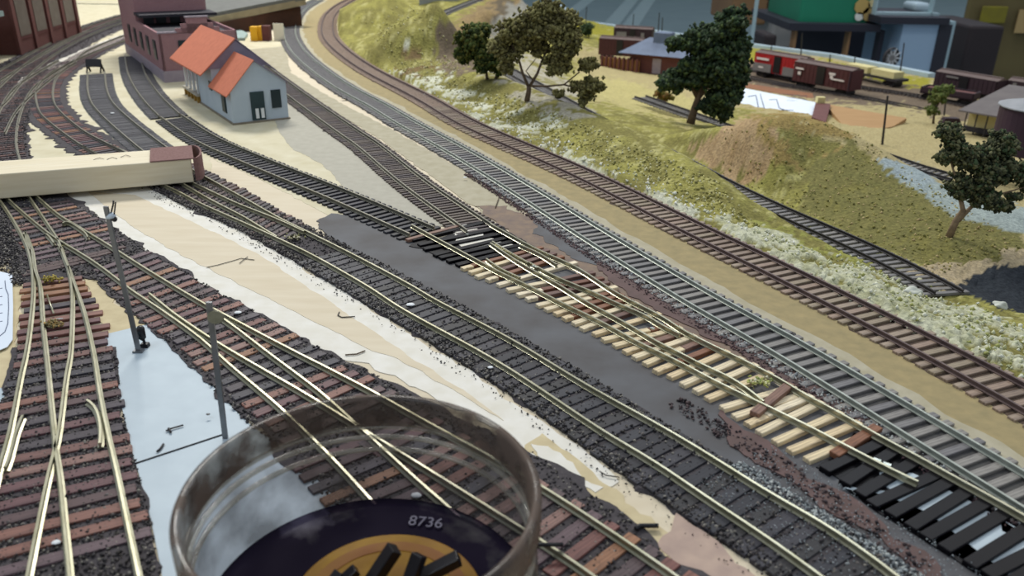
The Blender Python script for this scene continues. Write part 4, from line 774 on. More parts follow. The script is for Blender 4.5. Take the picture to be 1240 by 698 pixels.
# trestle at the top left
p = AT(94, 15, 1.72); t = thing('trestle_bridge', 'dark trestle bridge crossing behind the yard at the top edge', 'bridge', (p.x, p.y, 0)); 
MB().bx(0, .20, 0, .03, p.z - .006, p.z + .003).build('deck', M['iron'], t)
for i in range(9): MB().bx(i * .024, i * .024 + .003, 0, .003, 0, p.z + .016).build('post', M['iron'], t)
MB().bx(0, .20, 0, .003, p.z + .014, p.z + .017).build('railing', M['iron'], t)
p = G(430, -4); mb = MB()
c_('corrugated', '#8f938e', '#7c807c', .7, scale=40)
a, c = AT(508, 22, 1.9), AT(566, 2, 2.15); n = 40; mb = MB(); prof = []
for i in range(n + 1):
    f = i / n; p = a.lerp(c, f); prof.append((p.x, p.y + (.002 if i % 2 else 0)))
mb.poly([(x, y, a.z - .06) for x, y in prof] + [(x, y + .006, a.z - .06) for x, y in prof[::-1]], (0, 0, .16)); tag(mb.build('corrugated_wall', M['corrugated']), 'grey corrugated retaining wall behind the green hill', 'wall', None, 'thing')

# ------------------------------------------------------------------ freight cars in the low yard
M['boxcar'] = mat('boxcar_brown', '#4d2629', '#43201f', .6, scale=100); M['boxcar_dk'] = mat('boxcar_dark', '#33202a', '#2a1a22', .6, scale=100); M['boxcar_roof'] = mat('boxcar_roof', '#6a5a55', '#5a4a46', .7, scale=100)
M['car_red'] = mat('car_red', '#a81e22', '#96181c', .5, scale=100); M['car_grey'] = mat('car_grey', '#6e6a68', '#7a7674', .6, scale=100); M['mark'] = mat('car_marking', '#d8cfc8', None, .6); M['lumber'] = mat('lumber', '#d6cc94', '#c4b880', .7, scale=100, stretch=(1, 8, 8))
def freight(kind, a, b, z, label, group=None, roof=None, body='boxcar', hgt=.036):
    a, b = G(*a, z), G(*b, z); L = (b - a).length; r = thing({'box': 'boxcar', 'flat': 'flatcar', 'gon': 'gondola_car'}[kind], label, 'railway car', a, rz_of(a, b), group); w = .034
    for x in (L * .16, L * .84):
        tr = MB().bx(x - .012, x + .012, .004, .030, .003, .009).build('truck', M['black'], r)
        for dx in (-.008, .008):
            MB().cyl((x + dx, .004, .005), (x + dx, .030, .005), .005, 14).build('wheelset', M['iron'], tr)
    zb = .011
    if kind == 'box':
        mb = MB(); mb.bx(0, L, 0, w, zb, zb + hgt)
        for i in range(1, 14): mb.bx(L * i / 14 - .0005, L * i / 14 + .0005, -.0006, w + .0006, zb + .002, zb + hgt - .002)
        mb.build('body', M[body], r)
        MB().poly([(0, -.001, zb + hgt), (0, w + .001, zb + hgt), (0, w / 2, zb + hgt + .004)], (L, 0, 0)).build('roof', M[roof or 'boxcar_roof'], r)
        MB().bx(0, L, w / 2 - .003, w / 2 + .003, zb + hgt + .004, zb + hgt + .005).build('roof_walk', M[roof or 'boxcar_roof'], r)
        MB().bx(L * .42, L * .56, -.002, -.0008, zb + .002, zb + hgt - .002).build('door', M['black'], r)
        MB().bx(L * .97, L * .99, -.002, -.0006, zb - .002, zb + hgt).build('ladder', M['boxcar_dk'], r)
    elif kind == 'flat':
        MB().bx(0, L, 0, w, zb, zb + .005).build('deck', M['iron'], r)
    else:
        mb = MB(); mb.bx(0, L, 0, .002, zb, zb + hgt); mb.bx(0, L, w - .002, w, zb, zb + hgt); mb.bx(0, .002, 0, w, zb, zb + hgt); mb.bx(L - .002, L, 0, w, zb, zb + hgt); mb.bx(0, L, 0, w, zb, zb + .003); mb.build('body', M[body], r)
    return r, L, zb
def marks(r, rows, L, m=None):
    for x, z, w, hh in rows: MB().bx(x * L, (x + w) * L, -.0026, -.0012, z, z + hh).build('marking', m or M['mark'], r)
r, L, zb = freight('box', (958, 104), (1027, 118), ZY, 'brown boxcar with open dark door and white markings'); marks(r, [(.05, .034, .14, .003), (.10, .024, .05, .006), (.64, .034, .10, .004), (.68, .026, .22, .0025), (.66, .028, .05, .005)], L)
r, L, zb = freight('box', (911, 91), (969, 102), ZY, 'red and grey boxcar with white lettering behind the tree', body='car_red'); MB().bx(.0, L * .38, -.0022, -.0007, zb, zb + .016).build('grey_band', M['car_grey'], r); MB().bx(L * .62, L, -.0022, -.0007, zb, zb + .016).build('grey_band', M['car_grey'], r)
marks(r, [(.06, .034, .26, .004), (.84, .032, .12, .004), (.12, .018, .10, .003)], L)
r, L, zb = freight('flat', (1018, 93), (1084, 107), ZY, 'flatcar carrying two stacks of yellowish lumber')
for i, x in enumerate((.05, .52)):
    o = MB().bx(x * L, (x + .40) * L, .003, .031, zb + .005, zb + .017); s_ = o.build('lumber_stack', M['lumber']); s_.location = r.location; s_.rotation_euler = r.rotation_euler
    tag(s_, ['stack of yellowish lumber at the tree end of the flatcar', 'stack of yellowish lumber at the pole end of the flatcar'][i], 'lumber')
r, L, zb = freight('box', (1128, 110), (1202, 124), ZY, 'purplish brown boxcar in front of the dark crate', body='boxcar_dk', hgt=.026); marks(r, [(.2, .03, .2, .003)], L, M['car_grey'])
r, L, zb = freight('box', (1214, 122), (1290, 134), ZY, 'purplish brown boxcar cut off by the picture edge', body='boxcar_dk', hgt=.026); marks(r, [(.1, .026, .06, .008)], L, M['car_grey'])
r, L, zb = freight('gon', (1112, 120), (1176, 130), ZY, 'low dark gondola car with a rusty load near the tan shed', body='boxcar_dk', hgt=.012); MB().bx(.05 * L, .95 * L, .004, .030, zb + .003, zb + .010).build('load', M['soft_brown'], r)
r, L, zb = freight('box', (742, 57), (788, 60), ZY, 'dark brown boxcar with a white emblem at the far edge', body='boxcar_dk'); marks(r, [(.72, .026, .08, .012), (.08, .028, .26, .010)], L, M['car_grey'])
r, L, zb = freight('box', (724, 72), (776, 76), ZY, 'long reddish brown boxcar beside the slate roofed station', body='boxcar')
# station with slate roof, fence bin
a, c = G(757, 88, ZY), G(835, 96, ZY); s = thing('model_station', 'low reddish station with blue-grey hipped roof', 'building', a, rz_of(a, c)); L = (c - a).length
M['slate'] = mat('slate_roof', '#66738a', '#586478', .6, scale=60); M['shed_tan'] = mat('shed_tan', '#c2b684', '#b0a474', .7, scale=60)
MB().bx(.01, L, 0, .07, 0, .042).build('walls', M['soft_brown'], s); MB().bx(L * .42, L * .55, -.001, 0, .004, .034).build('door', M['stone_base'], s)
mb = MB(); mb.add([(-.012, -.018, .042), (L + .01, -.018, .042), (L + .01, .09, .042), (-.012, .09, .042), (L * .25, .036, .070), (L * .75, .036, .070)], [(0, 1, 5, 4), (1, 2, 5), (2, 3, 4, 5), (3, 0, 4), (3, 2, 1, 0)]); mb.build('roof', M['slate'], s)
MB().bx(.35 * L, .6 * L, .02, .05, .060, .082).build('cupola', M['slate'], s)
a, c = G(727, 86, ZY), G(772, 91, ZY); f = thing('coal_bin', 'rusty orange timber bin beside the station', 'bin', a, rz_of(a, c)); L = (c - a).length; M['rust_wood'] = mat('rust_wood', '#b98a50', '#8a5a38', .85, scale=80)
MB().bx(0, L, .003, .008, 0, .028).build('back_board', M['rust_wood'], f)
for i in range(9): MB().bx(i * L / 8.5, i * L / 8.5 + .004, -.002, .003, 0, .032).build('post', M['soft_brown'], f)
MB().bx(0, L, -.003, .003, 0, .006).build('sill_beam', M['brick_dark'] , f)
# tan shed and water tank
a, c = G(1169, 158, -.10), G(1225, 168, -.10); s = thing('freight_shed', 'tan shed with a wide grey roof beside the purple water tank', 'building', a, rz_of(a, c)); L = (c - a).length
M['grey_roof2'] = mat('felt_roof', '#6c6664', '#5e5858', .8, scale=60)
MB().bx(0, L, 0, .06, .006, .030).build('walls', M['shed_tan'], s); MB().bx(-.002, L, -.004, .064, 0, .007).build('platform', M['tar_roof'], s)
mb = MB(); mb.add([(-.008, -.022, .029), (L + .01, -.022, .029), (L + .01, .10, .054), (.01, .10, .054), (-.008, -.022, .031), (L + .01, -.022, .031), (L + .01, .10, .056), (.01, .10, .056)], [(3, 2, 1, 0), (4, 5, 6, 7), (0, 1, 5, 4), (1, 2, 6, 5), (2, 3, 7, 6), (3, 0, 4, 7)]); mb.build('roof', M['grey_roof2'], s)
for x in (0.002, .016, .030): MB().bx(x, x + .0015, -.018, -.0165, .0, .030).build('post', M['iron'], s)
zt_ = -.055; wp = G(1243, 209, zt_); s_ = (wp.y * math.cos(PITCH) + (CH - wp.z) * math.sin(PITCH)) / FPX
w = thing('water_tank', 'dark purple round water tank with grey cone roof on timber legs', 'water tank', wp); R_ = 46 * s_; zt0 = 26 * s_; zt1 = zt0 + 52 * s_
M['purple'] = mat('tank_purple', '#3a2434', '#2e1c2a', .6, scale=80); M['cone'] = mat('cone_roof', '#94969a', '#808488', .6, scale=80)
MB().lathe([(.0001, zt0), (R_, zt0), (R_, zt1), (.0001, zt1)], (0, 0, 0), 40).build('tank', M['purple'], w); MB().lathe([(R_ * 1.06, zt1), (R_ * 1.06, zt1 + .001), (.0005, zt1 + 13 * s_)], (0, 0, 0), 16).build('roof', M['cone'], w)
for i in range(8):
    an = i * math.pi / 4 + .3; x, y = R_ * .8 * math.cos(an), R_ * .8 * math.sin(an); MB().tube([(x, y, -.02), (x, y, zt0)], .0016, 6).build('leg', M['iron'], w)
    an2 = an + math.pi / 4; MB().tube([(x, y, 0), (R_ * .8 * math.cos(an2), R_ * .8 * math.sin(an2), zt0)], .0009, 5).build('brace', M['iron'], w)
# telephone poles
POLES = [(933, 66, 55, 'grey-post'), (970, 72, 40, 'second'), (1004, 88, 66, ''), (1034, 86, 68, ''), (1089, 97, 52, ''), (1069, 176, 116, ''), (797, 40, 15, ''), (801, 46, 21, ''), (766, 33, 17, ''), (709, 32, 8, ''), (1144, 142, 118, '')]
PL = ['thin dark pole at the fascia just right of the blue-grey post', 'tall thin pole behind the red boxcar', 'thin pole behind the middle of the brown boxcar', 'thin pole at the tree end of the lumber flatcar', 'leaning thin pole in front of the blue-grey cabinet', 'tall black pole standing in the dry field behind the mound', 'twin pole behind the station, the farther one', 'twin pole behind the station, the nearer one', 'thin pole beside the emblem boxcar', 'thin pole beside the small round bush', 'short pole between the spindly tree and the tan shed']
for (x, y0, y1, _), lab in zip(POLES, PL):
    z = ZY if x != 1069 else None; p = G(x, y0, ZY) if z is not None else on_terrain(x, y0); q = AT(x + (6 if x in (1069, 1089) else 1.5), y1, p.y); o = MB().tube([Vector((0, 0, -.01)), q - p], [.0016, .0012], 7).build('telephone_pole', M['iron']); o.location = p; tag(o, lab, 'pole')
# yellow pegs, crate bits
p = G(1130, 148, ZY); o = MB().box((0, 0, .004), (.03, .014, .010), top=.7).build('crate', M['boxcar_dk']); o.location = G(1150, 150, -.10); tag(o, 'small dark crate on the ground by the tan shed', 'crate')
# drawn plan and raw boards in the low yard's gap
M['plan'] = mat('plan_paper', '#dfe8f2', '#d2dce8', .8, scale=20); M['ink'] = mat('ink', '#3a4a6a', None, .7); M['raw_wood'] = mat('raw_wood', '#ae8a5c', '#9c784a', .75, scale=20, stretch=(1, 8, 1), detail=8); M['ochre_clay'] = mat('ochre_board', '#8f6242', '#7c5238', .8, scale=60)
def quad_slab(name, px4, z4, th, m, label, cat, parent=None):
    P = [G(x, y, z) for (x, y), z in zip(px4, z4)]; n = (P[1] - P[0]).cross(P[3] - P[0]).normalized(); n = -n if n.z < 0 else n
    mb = MB(); mb.poly([p - P[0] for p in P], -n * th); o = mb.build(name, m); o.location = P[0]; return tag(o, label, cat), P, n
o, P, n = quad_slab('track_plan', [(880, 152), (902, 107), (988, 124), (982, 160)], [-.098, -.094, -.094, -.098], .0008, M['plan'], 'white sheet with a drawn blue track plan behind the mound', 'paper')
def on_plan(u, v): return P[0] + (P[3] - P[0]) * u + (P[1] - P[0]) * v + n * .0006 - P[0]
for ln in ([(.1, .75), (.2, .8), (.3, .45), (.42, .3)], [(.25, .85), (.36, .5), (.44, .25)], [(.4, .7), (.5, .72), (.56, .5), (.7, .42), (.82, .4)], [(.5, .3), (.6, .45), (.75, .46)], [(.62, .8), (.7, .78), (.82, .8), (.9, .76)], [(.64, .72), (.78, .72)], [(.08, .5), (.16, .2), (.3, .15)], [(.55, .88), (.9, .88)]):
    MB().tube([on_plan(*q) for q in ln], .0006, 4).build('drawn_line', M['ink'], o)
quad_slab('raw_board', [(1000, 126), (1098, 143), (1082, 153), (1030, 164)], [-.092, -.096, -.094, -.090], .006, M['raw_wood'], 'raw orange-brown board lying behind the mound', 'board')
quad_slab('raw_board', [(903, 101), (984, 113), (986, 121), (903, 106)], [ZY + .004] * 4, .006, M['ochre_clay'], 'rusty brown board lying above the track plan', 'board')
o, _, _ = quad_slab('raw_board', [(988, 123), (1006, 126), (1000, 148), (983, 142)], [-.088] * 4, .012, M['soft_brown'], 'short dark brown block at the end of the track plan', 'block')
o = MB().box((0, 0, .004), (.012, .010, .009)).build('cork_block', M['lumber']); o.location = G(993, 124, -.0875); tag(o, 'small cream cork block on the dark brown block', 'block')
# layout edge strip
M['fascia'] = mat('fascia_strip', '#a9bcc4', '#9caeb8', .5, scale=20)
mb = MB(); F = [G(x, y, ZY) for x, y in [(672, 6), (700, 27), (790, 39), (925, 58), (1010, 69), (1124, 92)]]
for i in range(len(F) - 1):
    a, c = F[i], F[i + 1]; d = (c - a).normalized(); nn = Vector((-d.y, d.x, 0)); 
    if nn.y < 0: nn = -nn
    mb.poly([a + Vector((0, 0, -.05)), c + Vector((0, 0, -.05)), c + Vector((0, 0, .005)), a + Vector((0, 0, .005))], nn * .02)
tag(mb.build('trim_1', M['fascia']), 'pale blue edge board of the layout', None, None, 'structure')

# ------------------------------------------------------------------ the room beyond
M['room_floor'] = mat('room_floor', '#6f8a8e', '#647e84', .45, scale=3, detail=3); M['room_wall'] = mat('room_wall', '#6a5e34', '#5a4e30', .8, scale=4, c3='#8a8426'); M['post_paint'] = mat('post_paint', '#9db4ba', '#90a8b0', .5, scale=30)
FZ = -1.0
mb = MB(); mb.bx(-9, 16, 1.0, 22, FZ - .05, FZ); tag(mb.build('floor', M['room_floor']), 'blue-grey painted concrete floor of the room', None, None, 'structure')
mb = MB(); mb.bx(-9, 16, 20, 20.1, FZ, 1.6); tag(mb.build('wall_back', M['room_wall']), None, None, None, 'structure')
mb = MB()
for x0, y0, x1, y1 in ((690, 17, 712, 0), (768, 25, 786, 0), (740, 30, 770, -6)):
    a, c = G(x0, y0, FZ + .002), G(x1, y1, FZ + .002); d = (c - a).normalized(); w_ = Vector((-d.y, d.x, 0)) * (.10); a2 = a - d * 4; c2 = c + d * 3; mb.poly([a2 - w_, c2 - w_, c2 + w_, a2 + w_], (0, 0, .002))
tag(mb.build('trim_2', mat('floor_strip', '#93a9aa', '#86a0a4', .5, scale=4)), 'paler strips along the room floor', None, None, 'structure')
def room_box(name, cat, label, px0, py0, px1, py1, Y, depth, m, parent=None, bev=.01, yaw=0):
    a, c = AT(px0, py1, Y), AT(px1, py0, Y); w, hh = c.x - a.x, c.z - a.z
    o = MB().bx(-w / 2, w / 2, 0, depth, 0, hh).build(name, m, parent, bevel=bev)
    if parent is None: o.location = ((a.x + c.x) / 2, Y, a.z); tag(o, label, cat)
    return o
Yr = 3.3
M['brown_card'] = mat('cardboard', '#8a6a48', '#7a5c40', .8, scale=10); M['green_box'] = mat('green_box', '#0f7a5a', '#0c6c50', .5, scale=8); M['dark_bench'] = mat('dark_bench', '#232430', '#1d1e28', .6, scale=8)
M['cab'] = mat('cabinet_blue', '#8ea6bc', '#829ab2', .5, scale=4); M['dark_crate'] = mat('dark_crate', '#221b1d', '#2c2224', .7, scale=8); M['olive_panel'] = mat('olive_panel', '#655a36', '#55492e', .8, scale=5)
room_box('support_post', 'post', 'pale blue-grey steel post rising behind the dark green tree', 911, -40, 924, 62, 2.6, .04, M['post_paint'])
room_box('cardboard_box', 'box', 'tan cardboard box behind the steel post', 884, -30, 935, 30, 3.6, .4, M['brown_card'])
room_box('storage_box', 'box', 'grey and white storage box beside the green crate', 932, 6, 968, 66, 3.55, .3, mat('grey_box', '#a09c98', '#8f8b88', .7, scale=8))
room_box('storage_box', 'box', 'dark blue bag on the grey storage box', 938, -14, 966, 5.8, 3.57, .2, mat('blue_bag', '#2a3a6a', '#3a2a3a', .6, scale=6), bev=.03)
room_box('equipment_case', 'case', 'small dark case beside the steel post', 924, 42, 942, 62, 3.0, .15, M['dark_crate'])
g = room_box('green_crate', 'crate', 'large bright green crate on the dark bench', 967, -30, 1062, 29.8, 3.0, .4, M['green_box'])
for ex, ey, er, ec in ((1044, 8, 9, '#b59a5a'), (1052, 17, 8, '#a8905a'), (1040, 20, 5, '#d8dcd4'), (1056, 5, 5, '#c9b98a')):
    q_ = AT(ex, ey, 2.995) - g.location; MB().lathe([(.0005, 0), (er * .003, 0), (er * .003, .004), (.0005, .004)], (0, 0, 0), 9).build('printed_flower', mat('print_' + ec[1:], ec, None, .6), g).matrix_local = Matrix.Translation(q_) @ Matrix.Rotation(math.pi / 2, 4, 'X')
mb = MB()
bt = thing('work_bench', 'dark work bench under the green crate', 'bench', AT(1018, 60, 2.98)); o3 = tuple(bt.location)
def sub(nm, px0, py0, px1, py1, Y, dep, m):
    a, c = AT(px0, py1, Y), AT(px1, py0, Y); return MB().bx(a.x, c.x, Y, Y + dep, a.z, c.z).build(nm, m, bt, o3)
sub('bench_top', 955, 30, 1068, 37, 2.95, .5, M['dark_bench']); sub('back_panel', 957, 37, 1056, 90, 3.3, .03, M['dark_bench']); sub('leg', 958, 37, 963, 90, 2.97, .04, M['brown_card']); sub('leg', 1022, 37, 1029, 90, 2.97, .04, M['brown_card']); sub('leg', 1062, 37, 1067, 90, 2.97, .04, M['dark_bench'])
cb = thing('metal_cabinet', 'pale blue metal cabinet beside the work bench', 'cabinet', AT(1112, 80, 2.9)); o3 = tuple(cb.location)
def sub2(nm, px0, py0, px1, py1, Y, dep, m, par=cb):
    a, c = AT(px0, py1, Y), AT(px1, py0, Y); return MB().bx(a.x, c.x, Y, Y + dep, a.z, c.z).build(nm, m, par, o3)
sub2('body', 1078, 28, 1138, 110, 2.9, .3, M['cab']); sub2('side_panel', 1139, 26, 1151, 110, 2.9, .3, M['post_paint']); sub2('door_edge', 1136, 30, 1138.6, 110, 2.895, .01, M['dark_bench']); sub2('top_rail', 1066, 22, 1151, 29, 2.88, .34, M['dark_bench'])
sf = thing('steel_frame', 'pale grey-green steel frame standing on the metal cabinet', 'frame', AT(1100, 22, 2.95)); o3 = tuple(sf.location)
for q in ((1060, -30, 1068, 22), (1128, -30, 1138, 22), (1060, 16, 1138, 22)): sub2('bar', *q, 2.95, .03, M['post_paint'], sf)
room_box('parts_tray', 'tray', 'grey tray inside the steel frame', 1106, 4, 1128, 14, 3.1, .1, M['fascia'])
a = AT(1079, 70, 2.80); fn = thing('desk_fan', 'round caged fan in front of the metal cabinet', 'fan', a); MB().lathe([(.028, -.008), (.034, 0), (.028, .008)], (0, 0, 0), 32, True).build('cage_ring', M['iron'], fn, smooth=True).rotation_euler = (math.pi / 2, 0, .3)
MB().lathe([(.0005, -.004), (.022, -.004), (.022, .004), (.0005, .004)], (0, 0, 0), 24).build('hub', M['car_grey'], fn).rotation_euler = (math.pi / 2, 0, .3)
for i in range(10):
    an = i * math.pi / 5; MB().tube([(math.cos(an) * .010, -.008, math.sin(an) * .010), (math.cos(an) * .031, -.006, math.sin(an) * .031)], .0014, 4).build('cage_wire', M['white_trim'], fn)
MB().tube([(0, 0, -.03), (0, 0, -.09)], .008, 8).build('stand', M['iron'], fn)
room_box('dark_crate', 'crate', 'large dark brown crate behind the purplish boxcars', 1153, 32, 1218, 130, 3.25, .4, M['dark_crate'])
room_box('wall_panel', 'panel', 'olive brown panel behind the dark crate', 1140, -40, 1330, 150, 3.9, .03, M['olive_panel'])
room_box('notice_card', 'card', 'tan card on the olive brown panel', 1228, 12, 1262, 40, 3.88, .004, mat('tan_card', '#a38a5c', None, .8), bev=0)
room_box('yellow_cloth', 'cloth', 'dull yellow patch of cloth on the olive panel', 1186, 8, 1222, 28, 3.87, .01, mat('yellow_cloth', '#7e7620', '#6a6228', .9, scale=20), bev=.004)
# ------------------------------------------------------------------ foreground things
M['stick_top'] = mat('stick_wood', '#e6dcc2', '#d6c8a6', .65, scale=30, stretch=(1, 12, 12), detail=8); M['sandpaper'] = mat('sandpaper', '#8a6a66', '#755650', .95, scale=700, bump=.0006)
a, c = G(0, 241.5, .0037), G(237, 221, .0037); rz = rz_of(a, c); Lb = (c - a).length
tl, bl = G(0, 211.5, .0175), G(0, 195, .0175); dirv = (c - a).normalized(); nrm = Vector((-dirv.y, dirv.x, 0)); wid = max(.012, (bl - tl).dot(nrm)); 
def zat(p, py):
    lo, hi = 0, .1
    for _ in range(40):
        m_ = (lo + hi) / 2
        if PR((p.x, p.y, m_))[1] > py: lo = m_
        else: hi = m_
    return lo
zb0 = .0039; zt0 = zat(a, 211.5)
bl = G(0, 195, zt0); tl = G(0, 211.5, zt0); wid = (bl - tl).dot(nrm)
bk = thing('sanding_block', 'long pale wooden sanding stick with reddish sandpaper wrapped round its end', 'sanding block', c, rz)
mb = MB(); mb.bx(-Lb - .06, -.001, 0, wid * .52, zb0 - .0037, zt0 - .0037); st = mb.build('stick', M['stick_top'], bk, bevel=.0006)
MB().bx(-Lb - .06, -.001, wid * .535, wid, zb0 - .0037, zt0 - .0040).build('stick', M['stick_top'], bk, bevel=.0006)
zz = zt0 - .0037; zl = zb0 - .0037; sw = .026; th = .0009
mb = MB(); mb.bx(-sw, th, -.0006, wid + th, zz, zz + th); mb.build('sandpaper_wrap', M['sandpaper'], bk, bevel=.0004)
mb = MB(); n = 10; pts = [(-.001 + .0055 * math.sin(math.pi * i / n) * .9 + .0026, wid * .5 - (wid * .5 + .0004) * math.cos(math.pi * i / n)) for i in range(n + 1)]
mb.poly([(x, y, zl + .001) for x, y in pts] + [(x - .0012, y, zl + .001) for x, y in pts[::-1]], (0, 0, zz - zl + th - .001)); tag(mb.build('sandpaper_end', M['sandpaper'], bk, smooth=False), 'folded end of the sandpaper')
mb = MB(); 
for x, y in ((-.060, .5), (-.052, .45), (-.044, .55)): mb.tube([(x, wid * y, zz + .0002), (x + .003, wid * (y + .12), zz + .0003), (x + .006, wid * y, zz + .0002)], .0002, 4)
mb.build('pencil_mark', M['iron'], bk)
# poles
M['pole_metal'] = mat('pole_metal', '#7d8084', '#6c6e70', .38, .6, scale=200)
b1 = G(168, 426, .0005); t1_ = AT(128, 250, b1.y - .001)
p1 = thing('line_pole', 'flat grey metal pole with two wires and a bracket at its top', 'pole', b1)
def bar(mb, a, b, wa, wb, th):
    a, b = Vector(a), Vector(b); d = (b - a).normalized(); x = Vector((1, 0, 0)); x = (x - d * x.dot(d)).normalized(); y = d.cross(x)
    return mb.add([a - x * wa - y * th, a + x * wa - y * th, a + x * wa + y * th, a - x * wa + y * th, b - x * wb - y * th, b + x * wb - y * th, b + x * wb + y * th, b - x * wb + y * th], [(3, 2, 1, 0), (4, 5, 6, 7), (0, 1, 5, 4), (1, 2, 6, 5), (2, 3, 7, 6), (3, 0, 4, 7)])
bar(MB(), (0, 0, 0), t1_ - b1, .0010, .0009, .0005).build('shaft', M['pole_metal'], p1, bevel=.0001)
L1 = lambda px, py, dy=0: AT(px, py, b1.y - .001 + dy) - b1
MB().tube([L1(133, 263), L1(135, 256), L1(137, 248), L1(137.5, 243)], .00035, 6).build('wire', M['iron'], p1); MB().tube([L1(138, 261), L1(139, 254), L1(140, 244.5)], .00030, 6).build('wire', M['iron'], p1)
MB().tube([L1(129, 264), L1(133, 262.5), L1(136, 261), L1(139, 263)], [.0006, .0011, .0013, .0010], 8).build('bracket', mat('bracket_white', '#c9d6e0', None, .4), p1, smooth=True)
b = bmesh.new(); bmesh.ops.create_uvsphere(b, u_segments=12, v_segments=8, radius=.0011); me = bpy.data.meshes.new('knob'); b.to_mesh(me); b.free(); me.materials.append(M['iron']); o = bpy.data.objects.new('knob', me); link(o, p1); o.location = L1(138.5, 265.5)
MB().box((0, 0, .0004), (.004, .003, .0008)).build('foot', M['pole_metal'], p1)
b2 = G(273, 531, .0005); t2_ = AT(253, 366, b2.y); p2 = thing('line_pole', 'grey metal pole with an olive round disc near its top', 'pole', b2)
bar(MB(), (0, 0, 0), t2_ - b2, .0009, .0010, .0005).build('shaft', M['pole_metal'], p2, bevel=.0001)
dc = AT(261, 384.5, b2.y - .0015) - b2; o = MB().lathe([(.0001, -.0003), (.0026, -.0003), (.0028, 0), (.0026, .0003), (.0001, .0003)], (0, 0, 0), 24).build('disc', mat('disc_olive', '#827e66', '#6e6b55', .5, scale=300), p2, smooth=False); o.location = dc; o.rotation_euler = (math.radians(72), 0, 0); o.scale = (1, .8, 1)
# dwarf signal
b3 = G(176, 420, .0005); sg = thing('dwarf_signal', 'small black dwarf signal beside the pole foot', 'signal', b3)
MB().box((0, 0, .0008), (.0034, .0030, .0018), top=.85).build('base', M['black'], sg, bevel=.0002); MB().tube([(0, 0, .0014), (-.0003, 0, .0038)], .0006, 8).build('stem', M['black'], sg)
hd = MB().tube([(-.0006, 0, .0032), (-.0006, 0, .0042), (-.0007, 0, .0085), (-.0007, 0, .0096)], [.0008, .0016, .0017, .0010], 12).build('signal_head', M['black'], sg, smooth=True)
for z in (.0052, .0074): MB().cyl((-.0007, -.0022, z), (-.0007, -.0013, z), .0006, 10).build('lens', M['dark_glass'], hd)
# paper at the left edge
pp = [G(x, y, .0012) for x, y in [(-50, 332), (-2, 329), (15, 333), (16, 372), (15.5, 412), (9, 421), (-8, 428), (-50, 436)]]
mb = MB(); mb.poly([p - pp[0] for p in pp], (0, 0, .0003)); o = mb.build('track_drawing', M['plan']); o.location = pp[0]; tag(o, 'white paper with a drawn curve lying left of the turnout', 'paper')
ln = [G(x, y, .0016) - pp[0] for x, y in [(6, 340), (7, 350), (10, 357), (10.5, 372), (9.5, 392), (6, 402), (0, 407), (-12, 410)]]; MB().tube(ln, .00018, 4).build('drawn_curve', M['ink'], o)
for yy in (350, 360, 370, 380, 390): MB().tube([G(-2, yy, .0016) - pp[0], G(3, yy - 1, .0016) - pp[0]], .00014, 4).build('drawn_tick', M['ink'], o)
# small debris, each piece its own thing
def wire(px, z, r, name, label, m='iron', cat='wire'):
    P = [G(x, y, z) for x, y in px]; mb = MB(); mb.tube([p - P[0] for p in P], r, 6); o = mb.build(name, M[m], smooth=True); o.location = P[0]; return tag(o, label, cat)
wire([(201, 522), (206, 519.5), (222, 515)], .0011, .0003, 'wire_scrap', 'short black wire scrap on the blue board'); wire([(204, 519), (207, 524)], .0011, .0004, 'wire_scrap', 'tiny wire stub touching the black scrap on the blue board')
wire([(190, 547), (194, 544), (198, 538)], .0010, .0004, 'wire_scrap', 'small bent wire scrap left of the board seam'); wire([(411, 378), (409, 382), (414, 384.5), (430, 383.5)], .0008, .00025, 'hook_wire', 'thin hooked wire on the plywood strip')
wire([(770, 641), (775, 637), (786, 637), (797, 637)], .0018, .0008, 'wire_scrap', 'thick black wire piece on the yellow ground', 'black'); wire([(640, 660), (658, 660), (682, 660)], .0052, .0006, 'wire_scrap', 'black wire rod sticking out beside the jar', 'black')
wire([(250, 324), (264, 321), (282, 316), (292, 313), (308, 315)], .0008, .0002, 'hair_wire', 'fine dark hair-like wire across the plywood strip'); wire([(290, 319), (296, 314), (300, 311)], .0010, .0002, 'hair_wire', 'tiny barb on the fine wire of the plywood strip')
wire([(418, 430), (432, 429), (442, 425)], .0008, .0003, 'twig', 'short dark twig at the edge of the white strip', 'bark', 'twig'); wire([(726, 571), (734, 576), (748, 578)], .0010, .0002, 'hair_wire', 'fine hair-like wire on the plaster dab')
wire([(600, 252), (603, 243), (604, 240)], .001, .0003, 'twig', 'thin twig standing on the brown stained ground', 'bark', 'twig'); wire([(57, 357), (60, 366), (65, 380)], .0030, .0004, 'rail_scrap', 'short silver wire lying between the rails', 'nickel')
wire([(63, 388), (70, 386.5), (76, 386)], .0030, .0003, 'rail_scrap', 'thin pale sliver between the turnout rails', 'white_trim', 'sliver')
